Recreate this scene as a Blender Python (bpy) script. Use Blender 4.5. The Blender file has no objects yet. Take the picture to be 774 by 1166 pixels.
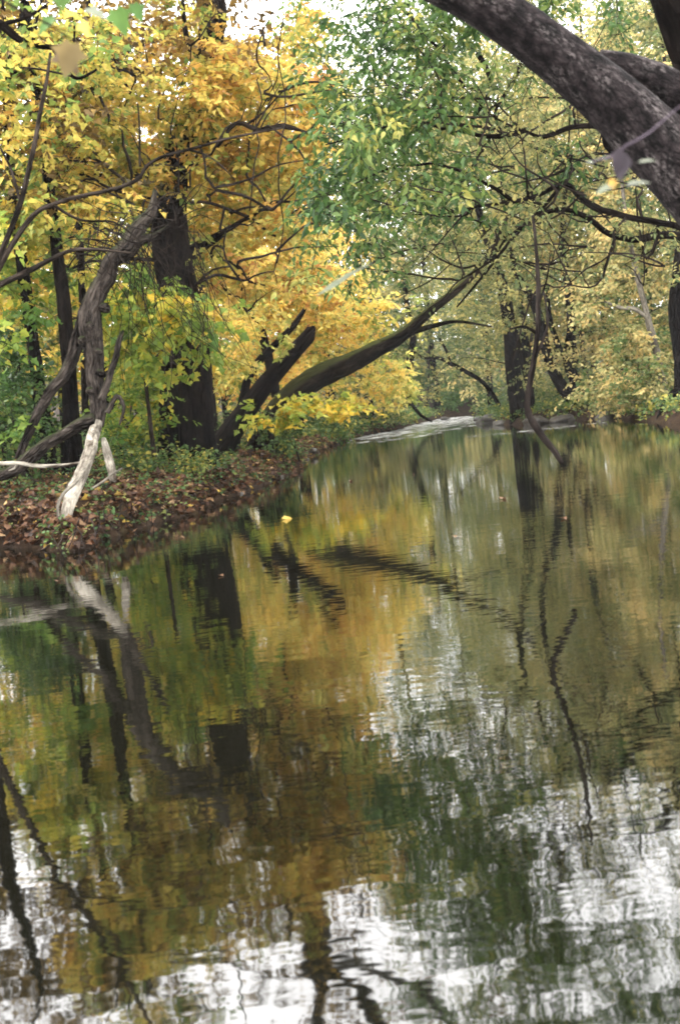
import bpy, math, random
import numpy as np
from mathutils import Matrix, Vector

rng = np.random.default_rng(11)
R = math.radians
scene = bpy.context.scene
COL = scene.collection

# ------------------------------------------------------------------ camera
CAM_H = 1.2
F = 1350.0                      # focal length in pixels of the 774 x 1166 photograph
PITCH = math.atan(111 / F)
ROLL = R(-6.2)
cam_d = bpy.data.cameras.new('camera')
cam = bpy.data.objects.new('camera', cam_d)
COL.objects.link(cam)
MW = Matrix.Translation((0, 0, CAM_H)) @ Matrix.Rotation(math.pi / 2 - PITCH, 4, 'X') @ Matrix.Rotation(ROLL, 4, 'Z')
cam.matrix_world = MW
cam_d.sensor_fit = 'VERTICAL'
cam_d.sensor_height = 36.0
cam_d.lens = 36.0 * F / 1166
cam_d.clip_start = 0.05
cam_d.clip_end = 3000
cam_d.dof.use_dof = True
cam_d.dof.focus_distance = 17.0
cam_d.dof.aperture_fstop = 4.5
scene.camera = cam
RM = np.array(MW.to_3x3())


def ray(x, y):
    return RM @ np.array([(x - 387) / F, -(y - 583) / F, -1.0])


def P(x, y, D):
    """the world point seen at photograph pixel (x, y), D metres ahead"""
    d = ray(x, y)
    return np.array([0, 0, CAM_H]) + d * (D / d[1])


def PR(x, y, D):
    """the world point whose mirror image in the water is seen at (x, y)"""
    p = P(x, y, D)
    p[2] = -p[2]
    return p


def G(x, y, z=0.0):
    d = ray(x, y)
    t = (z - CAM_H) / d[2]
    return np.array([0, 0, CAM_H]) + d * t


# ------------------------------------------------------------------ object helpers
def tag(o, label=None, cat=None, group=None, kind=None):
    if label: o['label'] = label
    if cat: o['category'] = cat
    if group: o['group'] = group
    if kind: o['kind'] = kind
    return o


def thing(name, label, cat, loc, group=None):
    o = bpy.data.objects.new(name, None)
    o.empty_display_size = 0.2
    COL.objects.link(o)
    o.location = [float(v) for v in loc]
    return tag(o, label, cat, group)


def mesh_obj(name, V, polys, mats, parent=None, attrs=None, smooth=False, fmat=None):
    """polys: (loop vertex indices, loop totals)"""
    V = np.asarray(V, np.float32).reshape(-1, 3)
    if parent is not None:
        V = V - np.array(parent.location, np.float32)
    idx, tot = polys
    idx = np.asarray(idx, np.int32).ravel(); tot = np.asarray(tot, np.int32).ravel()
    me = bpy.data.meshes.new(name)
    me.vertices.add(len(V)); me.vertices.foreach_set('co', V.ravel())
    me.loops.add(len(idx)); me.loops.foreach_set('vertex_index', idx)
    me.polygons.add(len(tot))
    st = np.zeros(len(tot), np.int32); st[1:] = np.cumsum(tot)[:-1]
    me.polygons.foreach_set('loop_start', st)
    try:
        me.polygons.foreach_set('loop_total', tot)
    except Exception:
        pass
    if smooth:
        me.polygons.foreach_set('use_smooth', np.ones(len(tot), bool))
    if fmat is not None:
        me.polygons.foreach_set('material_index', np.asarray(fmat, np.int32))
    for an, (typ, dom, data) in (attrs or {}).items():
        a = me.attributes.new(an, typ, dom)
        a.data.foreach_set('vector' if typ == 'FLOAT_VECTOR' else 'value', np.asarray(data, np.float32).ravel())
    for m in (mats if isinstance(mats, (list, tuple)) else [mats]):
        me.materials.append(m)
    me.update(calc_edges=True)
    o = bpy.data.objects.new(name, me)
    COL.objects.link(o)
    if parent is not None:
        o.parent = parent
    return o


# ------------------------------------------------------------------ materials
def new_mat(name):
    m = bpy.data.materials.new(name); m.use_nodes = True
    nt = m.node_tree; nt.nodes.clear()
    out = nt.nodes.new('ShaderNodeOutputMaterial')
    return m, nt, out


def ramp(nt, stops, mode='LINEAR'):
    r = nt.nodes.new('ShaderNodeValToRGB')
    el = r.color_ramp.elements
    r.color_ramp.interpolation = mode
    while len(el) < len(stops): el.new(0.5)
    for e, (p, c) in zip(el, stops):
        e.position = p; e.color = (*c, 1)
    return r


def leaf_mat(name, stops, trans=0.45, rough=0.5, spec=0.25):
    m, nt, out = new_mat(name)
    at = nt.nodes.new('ShaderNodeAttribute'); at.attribute_name = 'rnd'
    rp = ramp(nt, stops)
    nt.links.new(at.outputs['Fac'], rp.inputs['Fac'])
    # blotches inside the leaf
    nz = nt.nodes.new('ShaderNodeTexNoise'); nz.inputs['Scale'].default_value = 14
    geo = nt.nodes.new('ShaderNodeNewGeometry')
    nt.links.new(geo.outputs['Position'], nz.inputs['Vector'])
    hs = nt.nodes.new('ShaderNodeHueSaturation')
    mr = nt.nodes.new('ShaderNodeMapRange')
    mr.inputs['From Min'].default_value = .3; mr.inputs['From Max'].default_value = .7
    mr.inputs['To Min'].default_value = .75; mr.inputs['To Max'].default_value = 1.2
    nt.links.new(nz.outputs['Fac'], mr.inputs['Value'])
    nt.links.new(mr.outputs['Result'], hs.inputs['Value'])
    nt.links.new(rp.outputs['Color'], hs.inputs['Color'])
    b = nt.nodes.new('ShaderNodeBsdfPrincipled')
    b.inputs['Roughness'].default_value = rough
    b.inputs['Specular IOR Level'].default_value = spec
    t = nt.nodes.new('ShaderNodeBsdfTranslucent')
    mx = nt.nodes.new('ShaderNodeMixShader'); mx.inputs['Fac'].default_value = trans
    nt.links.new(hs.outputs['Color'], b.inputs['Base Color'])
    nt.links.new(hs.outputs['Color'], t.inputs['Color'])
    nt.links.new(b.outputs[0], mx.inputs[1]); nt.links.new(t.outputs[0], mx.inputs[2])
    nt.links.new(mx.outputs[0], out.inputs['Surface'])
    return m


def bark_mat(name, dark, light, moss=None, scale=1.0, bump=0.02, moss_bias=0.0):
    m, nt, out = new_mat(name)
    at = nt.nodes.new('ShaderNodeAttribute'); at.attribute_name = 'bark'
    n1 = nt.nodes.new('ShaderNodeTexNoise'); n1.inputs['Scale'].default_value = 26 * scale
    n1.inputs['Detail'].default_value = 6; n1.inputs['Roughness'].default_value = .65
    n2 = nt.nodes.new('ShaderNodeTexNoise'); n2.inputs['Scale'].default_value = 5 * scale
    n2.inputs['Detail'].default_value = 4
    v = nt.nodes.new('ShaderNodeTexVoronoi'); v.inputs['Scale'].default_value = 18 * scale
    v.feature = 'DISTANCE_TO_EDGE'
    for n in (n1, n2, v): nt.links.new(at.outputs['Vector'], n.inputs['Vector'])
    mul = nt.nodes.new('ShaderNodeMath'); mul.operation = 'MULTIPLY_ADD'
    nt.links.new(n1.outputs['Fac'], mul.inputs[0]); mul.inputs[1].default_value = .55
    m2 = nt.nodes.new('ShaderNodeMath'); m2.operation = 'MULTIPLY'; m2.inputs[1].default_value = .5
    nt.links.new(n2.outputs['Fac'], m2.inputs[0])
    nt.links.new(m2.outputs[0], mul.inputs[2])
    mid = tuple((a + b) / 2 * .8 for a, b in zip(dark, light))
    rp = ramp(nt, [(.43, dark), (.53, mid), (.63, light)])
    nt.links.new(mul.outputs[0], rp.inputs['Fac'])
    col = rp.outputs['Color']
    if moss:
        geo = nt.nodes.new('ShaderNodeNewGeometry')
        sx = nt.nodes.new('ShaderNodeSeparateXYZ'); nt.links.new(geo.outputs['Normal'], sx.inputs[0])
        a = nt.nodes.new('ShaderNodeMath'); a.operation = 'MULTIPLY_ADD'
        nt.links.new(n2.outputs['Fac'], a.inputs[0]); a.inputs[1].default_value = 1.6
        nt.links.new(sx.outputs['Z'], a.inputs[2])
        mr = nt.nodes.new('ShaderNodeMapRange')
        mr.inputs['From Min'].default_value = 1.0 - moss_bias; mr.inputs['From Max'].default_value = 1.5 - moss_bias
        nt.links.new(a.outputs[0], mr.inputs['Value'])
        mx = nt.nodes.new('ShaderNodeMix'); mx.data_type = 'RGBA'
        nt.links.new(mr.outputs['Result'], mx.inputs['Factor'])
        nt.links.new(col, mx.inputs['A']); mx.inputs['B'].default_value = (*moss, 1)
        col = mx.outputs['Result']
    b = nt.nodes.new('ShaderNodeBsdfPrincipled'); b.inputs['Roughness'].default_value = .95
    b.inputs['Specular IOR Level'].default_value = .04
    nt.links.new(col, b.inputs['Base Color'])
    h = nt.nodes.new('ShaderNodeMath'); h.operation = 'MULTIPLY_ADD'
    vm = nt.nodes.new('ShaderNodeMath'); vm.operation = 'MINIMUM'; vm.inputs[1].default_value = .25
    nt.links.new(v.outputs['Distance'], vm.inputs[0])
    nt.links.new(vm.outputs[0], h.inputs[0]); h.inputs[1].default_value = 3.0
    nt.links.new(n1.outputs['Fac'], h.inputs[2])
    bp = nt.nodes.new('ShaderNodeBump'); bp.inputs['Distance'].default_value = bump
    bp.inputs['Strength'].default_value = .9
    nt.links.new(h.outputs[0], bp.inputs['Height'])
    nt.links.new(bp.outputs[0], b.inputs['Normal'])
    nt.links.new(b.outputs[0], out.inputs['Surface'])
    return m


M = {}
M['gold'] = leaf_mat('golden maple leaf', [(0, (.28, .33, .08)), (.2, (.58, .53, .15)), (.6, (.77, .57, .14)), (.85, (.77, .50, .14)), (1, (.54, .28, .09))], .62)
M['yellow'] = leaf_mat('yellow maple leaf', [(0, (.16, .25, .06)), (.25, (.44, .42, .09)), (.6, (.73, .55, .13)), (.88, (.76, .47, .11)), (1, (.42, .22, .06))], .55)
M['crown_shade'] = leaf_mat('shade-darkened crown leaf', [(0, (.06, .05, .02)), (.5, (.16, .10, .03)), (.85, (.30, .19, .05)), (1, (.45, .30, .07))], .3)  # leaf colour darkened to stand for backlit shade in the upper crowns
M['limegreen'] = leaf_mat('yellow green maple leaf', [(0, (.10, .20, .04)), (.5, (.28, .36, .06)), (.8, (.56, .48, .07)), (1, (.70, .48, .06))], .5)
M['green'] = leaf_mat('green leaf', [(0, (.035, .08, .024)), (.5, (.095, .175, .045)), (.85, (.20, .27, .07)), (1, (.42, .40, .10))], .45, .4, .3)
M['olive'] = leaf_mat('olive leaf', [(0, (.06, .11, .04)), (.4, (.17, .205, .08)), (.75, (.33, .32, .12)), (1, (.54, .46, .16))], .5)
M['paleyellow'] = leaf_mat('pale yellow leaf', [(0, (.10, .17, .05)), (.35, (.28, .29, .11)), (.7, (.54, .47, .20)), (1, (.68, .50, .20))], .5)
M['bush'] = leaf_mat('bush leaf', [(0, (.05, .10, .03)), (.5, (.10, .17, .05)), (.85, (.22, .25, .06)), (1, (.42, .36, .07))], .4)
M['litter'] = leaf_mat('dead leaf', [(0, (.022, .012, .008)), (.35, (.065, .030, .016)), (.62, (.13, .060, .028)), (.8, (.20, .11, .055)), (.93, (.32, .21, .11)), (1, (.50, .34, .07))], .12, .6)
M['herb'] = leaf_mat('ground herb leaf', [(0, (.035, .08, .03)), (.6, (.09, .16, .05)), (1, (.2, .22, .06))], .35)
M['bark_dark'] = bark_mat('dark furrowed bark', (.0014, .0011, .001), (.017, .0128, .0108), None, .45, .09)
M['bark'] = bark_mat('grey brown bark', (.006, .005, .004), (.07, .054, .043), None, .8, .03)
M['bark_twisted'] = bark_mat('weathered bark', (.004, .0032, .0028), (.105, .086, .074), (.035, .04, .02), .85, .04, -.15)
M['bark_moss'] = bark_mat('mossy bark', (.002, .0016, .0013), (.024, .018, .013), (.034, .038, .011), .5, .06, -.15)
M['bark_near'] = bark_mat('grey scaly bark', (.010, .0075, .008), (.12, .098, .102), None, .9, .03)
M['bark_pale'] = bark_mat('pale bark', (.07, .06, .05), (.30, .27, .22), None, .9, .01)
M['twig'] = bark_mat('twig bark', (.007, .005, .004), (.040, .031, .026), None, 1, .002)
M['driftwood'] = bark_mat('bleached wood', (.055, .042, .032), (.46, .42, .35), None, .7, .014)
M['wetwood'] = bark_mat('dark wet wood', (.004, .003, .003), (.038, .030, .026), None, .9, .015)


def scaly_bark():
    m, nt, out = new_mat('scaly bark with lichen')
    g = nt.nodes.new('ShaderNodeAttribute'); g.attribute_name = 'bark'
    mp = nt.nodes.new('ShaderNodeMapping'); mp.inputs['Scale'].default_value = (1, 1, 2.0)
    nt.links.new(g.outputs['Vector'], mp.inputs['Vector'])
    def nz(sc, det, ro=.65):
        n = nt.nodes.new('ShaderNodeTexNoise'); n.inputs['Scale'].default_value = sc; n.inputs['Detail'].default_value = det
        n.inputs['Roughness'].default_value = ro; nt.links.new(mp.outputs[0], n.inputs['Vector']); return n
    fine, mid, big = nz(70, 5), nz(24, 5), nz(7, 4)
    vo = nt.nodes.new('ShaderNodeTexVoronoi'); vo.feature = 'DISTANCE_TO_EDGE'; vo.inputs['Scale'].default_value = 34
    wv = nt.nodes.new('ShaderNodeMix'); wv.data_type = 'VECTOR'; wv.inputs['Factor'].default_value = .06
    nt.links.new(mp.outputs[0], wv.inputs['A']); nt.links.new(mid.outputs['Color'], wv.inputs['B'])
    nt.links.new(wv.outputs['Result'], vo.inputs['Vector'])
    base = ramp(nt, [(.40, (.005, .004, .004)), (.52, (.020, .015, .0155)), (.66, (.046, .037, .037))])
    nt.links.new(mid.outputs['Fac'], base.inputs['Fac'])
    lich = ramp(nt, [(.50, (0, 0, 0)), (.60, (1, 1, 1))]); nt.links.new(big.outputs['Fac'], lich.inputs['Fac'])
    l2 = ramp(nt, [(.45, (0, 0, 0)), (.6, (1, 1, 1))]); nt.links.new(fine.outputs['Fac'], l2.inputs['Fac'])
    ml = nt.nodes.new('ShaderNodeMath'); ml.operation = 'MULTIPLY'
    nt.links.new(lich.outputs[0], ml.inputs[0]); nt.links.new(l2.outputs[0], ml.inputs[1])
    mx = nt.nodes.new('ShaderNodeMix'); mx.data_type = 'RGBA'; nt.links.new(ml.outputs[0], mx.inputs['Factor'])
    nt.links.new(base.outputs[0], mx.inputs['A']); mx.inputs['B'].default_value = (.125, .108, .105, 1)
    crk = nt.nodes.new('ShaderNodeMapRange'); crk.inputs['From Min'].default_value = 0; crk.inputs['From Max'].default_value = .10
    crk.inputs['To Min'].default_value = .35; crk.inputs['To Max'].default_value = 1
    nt.links.new(vo.outputs['Distance'], crk.inputs['Value'])
    hs = nt.nodes.new('ShaderNodeHueSaturation'); nt.links.new(crk.outputs[0], hs.inputs['Value']); nt.links.new(mx.outputs['Result'], hs.inputs['Color'])
    b = nt.nodes.new('ShaderNodeBsdfPrincipled'); b.inputs['Roughness'].default_value = .9; b.inputs['Specular IOR Level'].default_value = .15
    nt.links.new(hs.outputs[0], b.inputs['Base Color'])
    h = nt.nodes.new('ShaderNodeMath'); h.operation = 'MULTIPLY_ADD'; h.inputs[1].default_value = 1.2
    mn = nt.nodes.new('ShaderNodeMath'); mn.operation = 'MINIMUM'; mn.inputs[1].default_value = .15
    nt.links.new(vo.outputs['Distance'], mn.inputs[0]); nt.links.new(mn.outputs[0], h.inputs[0]); nt.links.new(mid.outputs['Fac'], h.inputs[2])
    bp = nt.nodes.new('ShaderNodeBump'); bp.inputs['Distance'].default_value = .025
    nt.links.new(h.outputs[0], bp.inputs['Height']); nt.links.new(bp.outputs[0], b.inputs['Normal'])
    nt.links.new(b.outputs[0], out.inputs['Surface'])
    return m


M['bark_near'] = scaly_bark()


def simple_noise_mat(name, stops, scale, rough=.8, bump=.02, bscale=8, spec=.3, detail=6):
    m, nt, out = new_mat(name)
    tc = nt.nodes.new('ShaderNodeNewGeometry')
    n = nt.nodes.new('ShaderNodeTexNoise'); n.inputs['Scale'].default_value = scale
    n.inputs['Detail'].default_value = detail; n.inputs['Roughness'].default_value = .7
    n2 = nt.nodes.new('ShaderNodeTexNoise'); n2.inputs['Scale'].default_value = bscale; n2.inputs['Detail'].default_value = 8
    nt.links.new(tc.outputs['Position'], n.inputs['Vector']); nt.links.new(tc.outputs['Position'], n2.inputs['Vector'])
    rp = ramp(nt, stops); nt.links.new(n.outputs['Fac'], rp.inputs['Fac'])
    b = nt.nodes.new('ShaderNodeBsdfPrincipled'); b.inputs['Roughness'].default_value = rough
    b.inputs['Specular IOR Level'].default_value = spec
    nt.links.new(rp.outputs['Color'], b.inputs['Base Color'])
    bp = nt.nodes.new('ShaderNodeBump'); bp.inputs['Distance'].default_value = bump
    nt.links.new(n2.outputs['Fac'], bp.inputs['Height']); nt.links.new(bp.outputs[0], b.inputs['Normal'])
    nt.links.new(b.outputs[0], out.inputs['Surface'])
    return m


M['soil'] = simple_noise_mat('leafy soil', [(.3, (.010, .007, .005)), (.5, (.028, .018, .012)), (.62, (.045, .030, .016)), (.75, (.05, .045, .02))], 3.0, 1.0, .06, 9, .06)
M['rock'] = simple_noise_mat('wet stone', [(.3, (.012, .010, .008)), (.55, (.04, .034, .027)), (.75, (.09, .075, .06))], 7, .55, .02, 14, .5)


def water_mat():
    m, nt, out = new_mat('river water')
    g = nt.nodes.new('ShaderNodeNewGeometry')
    def nz(sx, sy, detail, rough=.5):
        mp = nt.nodes.new('ShaderNodeMapping'); mp.inputs['Scale'].default_value = (sx, sy, 1)
        nt.links.new(g.outputs['Position'], mp.inputs['Vector'])
        n = nt.nodes.new('ShaderNodeTexNoise'); n.inputs['Scale'].default_value = 1
        n.inputs['Detail'].default_value = detail; n.inputs['Roughness'].default_value = rough
        nt.links.new(mp.outputs[0], n.inputs['Vector'])
        return n
    a = nz(1.6, 3.2, 3.5, .55)       # slow swell
    b_ = nz(5.5, 9.0, 2.0)      # ripples
    # calm and stirred patches
    c = nz(.16, .28, 2.0)
    mr = nt.nodes.new('ShaderNodeMapRange')
    mr.inputs['From Min'].default_value = .38; mr.inputs['From Max'].default_value = .62
    mr.inputs['To Min'].default_value = .35; mr.inputs['To Max'].default_value = 1.25
    nt.links.new(c.outputs['Fac'], mr.inputs['Value'])
    m1 = nt.nodes.new('ShaderNodeMath'); m1.operation = 'MULTIPLY'; m1.inputs[1].default_value = WAVE_A
    m2 = nt.nodes.new('ShaderNodeMath'); m2.operation = 'MULTIPLY'; m2.inputs[1].default_value = WAVE_B
    nt.links.new(a.outputs['Fac'], m1.inputs[0]); nt.links.new(b_.outputs['Fac'], m2.inputs[0])
    ad = nt.nodes.new('ShaderNodeMath'); ad.operation = 'ADD'
    m3 = nt.nodes.new('ShaderNodeMath'); m3.operation = 'MULTIPLY'
    nt.links.new(m2.outputs[0], m3.inputs[0]); nt.links.new(mr.outputs[0], m3.inputs[1])
    nt.links.new(m1.outputs[0], ad.inputs[0]); nt.links.new(m3.outputs[0], ad.inputs[1])
    bp = nt.nodes.new('ShaderNodeBump'); bp.inputs['Strength'].default_value = 1; bp.inputs['Distance'].default_value = 1
    nt.links.new(ad.outputs[0], bp.inputs['Height'])
    p = nt.nodes.new('ShaderNodeBsdfPrincipled')
    p.inputs['Base Color'].default_value = (.0035, .0035, .002, 1)
    p.inputs['Roughness'].default_value = .03
    p.inputs['IOR'].default_value = WATER_IOR
    nt.links.new(bp.outputs[0], p.inputs['Normal'])
    nt.links.new(p.outputs[0], out.inputs['Surface'])
    return m


HAZE = .00032
WAVE_A, WAVE_B, WATER_IOR = .0017, .0007, 2.0
M['water'] = water_mat()

# ------------------------------------------------------------------ geometry builders
MAPLE_V = [(0, 0, 0), (0, 1, -.10), (.20, -.10, .07), (.30, .12, .10), (.56, .26, .17), (.30, .44, .10), (.24, .66, .08),
           (-.20, -.10, .07), (-.30, .12, .10), (-.56, .26, .17), (-.30, .44, .10), (-.24, .66, .08)]
MAPLE_F = [(0, 2, 3, 4, 5, 6, 1), (0, 1, 11, 10, 9, 8, 7)]
LANCE_V = [(0, 0, 0), (0, 1, -.12), (.20, .22, .06), (.21, .5, .07), (-.20, .22, .06), (-.21, .5, .07)]
LANCE_F = [(0, 2, 3, 1), (0, 1, 5, 4)]
OVAL_V = [(0, 0, 0), (0, 1, -.10), (.36, .30, .08), (.30, .65, .06), (-.36, .30, .08), (-.30, .65, .06)]
OVAL_F = LANCE_F
RHOMB_V = [(0, 0, 0), (.34, .42, .08), (0, 1, -.08), (-.34, .42, .08)]
RHOMB_F = [(0, 1, 2), (0, 2, 3)]
BLADE_V = [(0, 0, 0), (0, 1, -.10), (.045, .25, .01), (.035, .6, .01), (-.045, .25, .01), (-.035, .6, .01)]
LEAF = {'blade': (BLADE_V, LANCE_F), 'maple': (MAPLE_V, MAPLE_F), 'lance': (LANCE_V, LANCE_F), 'oval': (OVAL_V, OVAL_F), 'rhomb': (RHOMB_V, RHOMB_F)}


def unit(a):
    return a / np.maximum(np.linalg.norm(a, axis=-1, keepdims=True), 1e-9)


class Leaves:
    def __init__(self, shape):
        self.shape = shape
        self.pos, self.axis, self.nrm, self.size, self.rnd = [], [], [], [], []

    def add(self, pos, axis, nrm, size, rnd):
        self.pos.append(pos); self.axis.append(axis); self.nrm.append(nrm); self.size.append(size); self.rnd.append(rnd)

    def n(self):
        return sum(len(p) for p in self.pos)

    def build(self, name, mat, parent=None):
        if not self.pos: return None
        tv, tf = LEAF[self.shape]
        tv = np.array(tv, float)
        pos = np.concatenate(self.pos); ax = unit(np.concatenate(self.axis)); nr = np.concatenate(self.nrm)
        sz = np.concatenate(self.size); rd = np.concatenate(self.rnd)
        side = unit(np.cross(ax, nr)); nn = np.cross(side, ax)
        curl = rng.uniform(.3, 2.2, len(pos))
        V = pos[:, None] + sz[:, None, None] * (tv[None, :, 0:1] * side[:, None] + tv[None, :, 1:2] * ax[:, None]
                                               + (tv[None, :, 2:3] * curl[:, None, None]) * nn[:, None])
        N, K = len(pos), len(tv)
        flat = np.concatenate([np.array(f) for f in tf]); tot = np.array([len(f) for f in tf])
        idx = (np.arange(N)[:, None] * K + flat[None]).ravel()
        return mesh_obj(name, V.reshape(-1, 3), (idx, np.tile(tot, N)), mat, parent,
                        {'rnd': ('FLOAT', 'FACE', np.repeat(rd, len(tf)))})


def catmull(pts, rad, step):
    pts = np.array(pts, float); rad = np.array(rad, float)
    out, ro = [], []
    n = len(pts)
    for i in range(n - 1):
        p0 = pts[max(i - 1, 0)]; p1 = pts[i]; p2 = pts[i + 1]; p3 = pts[min(i + 2, n - 1)]
        k = max(2, int(np.linalg.norm(p2 - p1) / step))
        t = np.linspace(0, 1, k, endpoint=False)[:, None]
        out.append(.5 * ((2 * p1) + (-p0 + p2) * t + (2 * p0 - 5 * p1 + 4 * p2 - p3) * t ** 2 + (-p0 + 3 * p1 - 3 * p2 + p3) * t ** 3))
        ro.append(rad[i] + (rad[i + 1] - rad[i]) * t[:, 0])
    out.append(pts[-1:]); ro.append(rad[-1:])
    return np.concatenate(out), np.concatenate(ro)


class Wood:
    def __init__(self):
        self.V, self.I, self.T, self.B, self.n = [], [], [], [], 0

    def tube(self, pts, rad, seg=10, step=None, rough=.08, wig=0.0, cap=True, jag=0.0):
        rad = np.broadcast_to(np.array(rad, float), (len(pts),)).copy()
        if step is None: step = max(.03, float(np.max(rad)) * .6)
        p, r = catmull(pts, rad, step)
        n = len(p)
        if wig > 0:
            ph = rng.uniform(0, 6.28, (3, 3)); s = np.linspace(0, 1, n)
            L = np.linalg.norm(np.diff(p, axis=0), axis=1).sum()
            env = np.minimum(s, 1 - s) * 2 + .15
            for ax in range(3):
                p[:, ax] += wig * env * (np.sin(s * L * 3 + ph[ax, 0]) + .6 * np.sin(s * L * 7.3 + ph[ax, 1]) + .3 * np.sin(s * L * 15 + ph[ax, 2]))
        tan = unit(np.gradient(p, axis=0))
        ref = np.array([0, 0, 1.]) if abs(tan[0][2]) < .9 else np.array([1., 0, 0])
        u = unit(np.cross(tan[0], ref)); U = np.zeros_like(p)
        for i in range(n):
            u = u - tan[i] * np.dot(u, tan[i]); u = u / max(np.linalg.norm(u), 1e-9); U[i] = u
        W = np.cross(tan, U)
        a = np.linspace(0, 2 * math.pi, seg, endpoint=False)
        ln = np.concatenate([[0], np.cumsum(np.linalg.norm(np.diff(p, axis=0), axis=1))])
        rr = np.repeat(r[:, None], seg, 1)
        if rough > 0:
            ph = rng.uniform(0, 6.28, 8); rm = max(float(r.max()), .01)
            d = np.zeros((n, seg))
            for k, (m_, f_) in enumerate([(2, .5), (3, 1.1), (5, 1.9), (7, 3.1), (11, 4.3)]):
                if m_ * 2 > seg: break
                d += np.sin(m_ * a[None] + ph[k] + 1.5 * np.sin(f_ * ln[:, None] / rm * .35 + ph[k])) / (1 + .45 * k) * np.cos(f_ * ln[:, None] / rm * .3 + ph[k] * 2)
            d += rng.normal(0, .35, (n, seg))
            rr = rr * (1 + rough * d)
        V = p[:, None] + rr[..., None] * (np.cos(a)[None, :, None] * U[:, None] + np.sin(a)[None, :, None] * W[:, None])
        if jag > 0:
            V[-1] += tan[-1] * rng.uniform(-jag * .2, jag, (seg, 1))
        off = rng.uniform(0, 50, 3)
        rb = np.maximum(rr, .004)
        B = np.stack([np.cos(a)[None] * rb, np.sin(a)[None] * rb, np.repeat(ln[:, None] * .28, seg, 1)], -1) + off
        base = self.n
        i = np.arange(n - 1)[:, None] * seg; j = np.arange(seg)[None]; j2 = (j + 1) % seg
        q = np.stack([i + j, i + j2, i + seg + j2, i + seg + j], -1).reshape(-1, 4) + base
        self.V.append(V.reshape(-1, 3)); self.B.append(B.reshape(-1, 3))
        self.I.append(q.ravel()); self.T.append(np.full(len(q), 4))
        if cap:
            self.I.append(base + np.arange(seg)[::-1]); self.T.append(np.array([seg]))
            self.I.append(base + (n - 1) * seg + np.arange(seg)); self.T.append(np.array([seg]))
        self.n += n * seg
        return p, r

    def sticks(self, a, m, b, r):
        """many thin three-sided twigs a -> m -> b"""
        N = len(a)
        if N == 0: return
        d = unit(b - a); ref = np.where(np.abs(d[:, 2:3]) < .9, np.array([[0, 0, 1.]]), np.array([[1., 0, 0]]))
        u = unit(np.cross(d, ref)); w = np.cross(d, u)
        ring = []
        for c, k in ((a, 1.0), (m, .75), (b, .3)):
            for t in (0, 2.094, 4.189):
                ring.append(c + (r * k)[:, None] * (math.cos(t) * u + math.sin(t) * w))
        V = np.stack(ring, 1)
        f = []
        for s in (0, 3):
            for t in range(3):
                f.append((s + t, s + (t + 1) % 3, s + 3 + (t + 1) % 3, s + 3 + t))
        f = np.array(f)
        idx = (np.arange(N)[:, None, None] * 9 + f[None]).reshape(-1) + self.n
        self.V.append(V.reshape(-1, 3)); self.B.append(V.reshape(-1, 3) * .5)
        self.I.append(idx); self.T.append(np.full(N * 6, 4)); self.n += N * 9

    def build(self, name, mat, parent=None):
        if not self.V: return None
        return mesh_obj(name, np.concatenate(self.V), (np.concatenate(self.I), np.concatenate(self.T)), mat, parent,
                        {'bark': ('FLOAT_VECTOR', 'POINT', np.concatenate(self.B))}, smooth=True)


def sprays(lv, wd, base, dirs, L, k, size, rnd_lo=0., rnd_hi=1., droop=.25, up=.55, hang=.35, twig=.004, rbias=None):
    """leafy twigs: base (M,3), dirs (M,3), L (M,)"""
    Mn = len(base)
    if Mn == 0: return
    dirs = unit(dirs)
    t = np.linspace(.12, 1.0, k)[None] * np.ones((Mn, 1)) + rng.normal(0, .03, (Mn, k))
    dr = droop * L[:, None] * t ** 2
    pos = base[:, None] + dirs[:, None] * (L[:, None] * t)[..., None]
    pos[..., 2] -= dr
    s = np.cross(dirs, np.array([0, 0, 1.])) + rng.normal(0, .05, (Mn, 3)); s = unit(s)
    alt = np.where(np.arange(k) % 2 == 0, 1., -1.)[None, :, None]
    ax = dirs[:, None] * .55 + s[:, None] * alt * .9 + rng.normal(0, .35, (Mn, k, 3))
    ax[..., 2] -= hang
    nr = rng.normal(0, up, (Mn, k, 3)); nr[..., 2] += 1
    sz = rng.uniform(.65, 1.2, (Mn, k)) * size
    rb = rng.uniform(rnd_lo, rnd_hi, (Mn, 1)) if rbias is None else rbias[:, None]
    rd = np.clip(rb + rng.normal(0, .16, (Mn, k)), 0, 1)
    pos = pos + unit(ax) * (.25 * size)
    lv.add(pos.reshape(-1, 3), ax.reshape(-1, 3), nr.reshape(-1, 3), sz.ravel(), rd.ravel())
    if wd is not None:
        m = base + dirs * (L * .55)[:, None]; m[:, 2] -= droop * L * .3
        e = base + dirs * L[:, None]; e[:, 2] -= droop * L
        wd.sticks(base, m, e, np.full(Mn, twig) * rng.uniform(.7, 1.3, Mn))


def clump_sprays(lv, wd, C, Rad, nsp, k, size, flat=.45, rbias=None, **kw):
    """C (N,3) clump centres with radius Rad (N,)"""
    N = len(C)
    if N == 0: return
    base = np.repeat(C, nsp, 0); rr = np.repeat(Rad, nsp)
    d = rng.normal(0, 1, (N * nsp, 3)); d[:, 2] *= flat; d = unit(d)
    base = base + rng.normal(0, .22, base.shape) * rr[:, None]
    if rbias is None:
        rbias = rng.uniform(kw.pop('rnd_lo', .1), kw.pop('rnd_hi', .9), N)
    rb = np.clip(np.repeat(rbias, nsp) + rng.normal(0, .12, N * nsp), 0, 1)
    sprays(lv, wd, base, d, rr * rng.uniform(.45, 1.05, N * nsp), k, size, rbias=rb, **kw)


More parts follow.
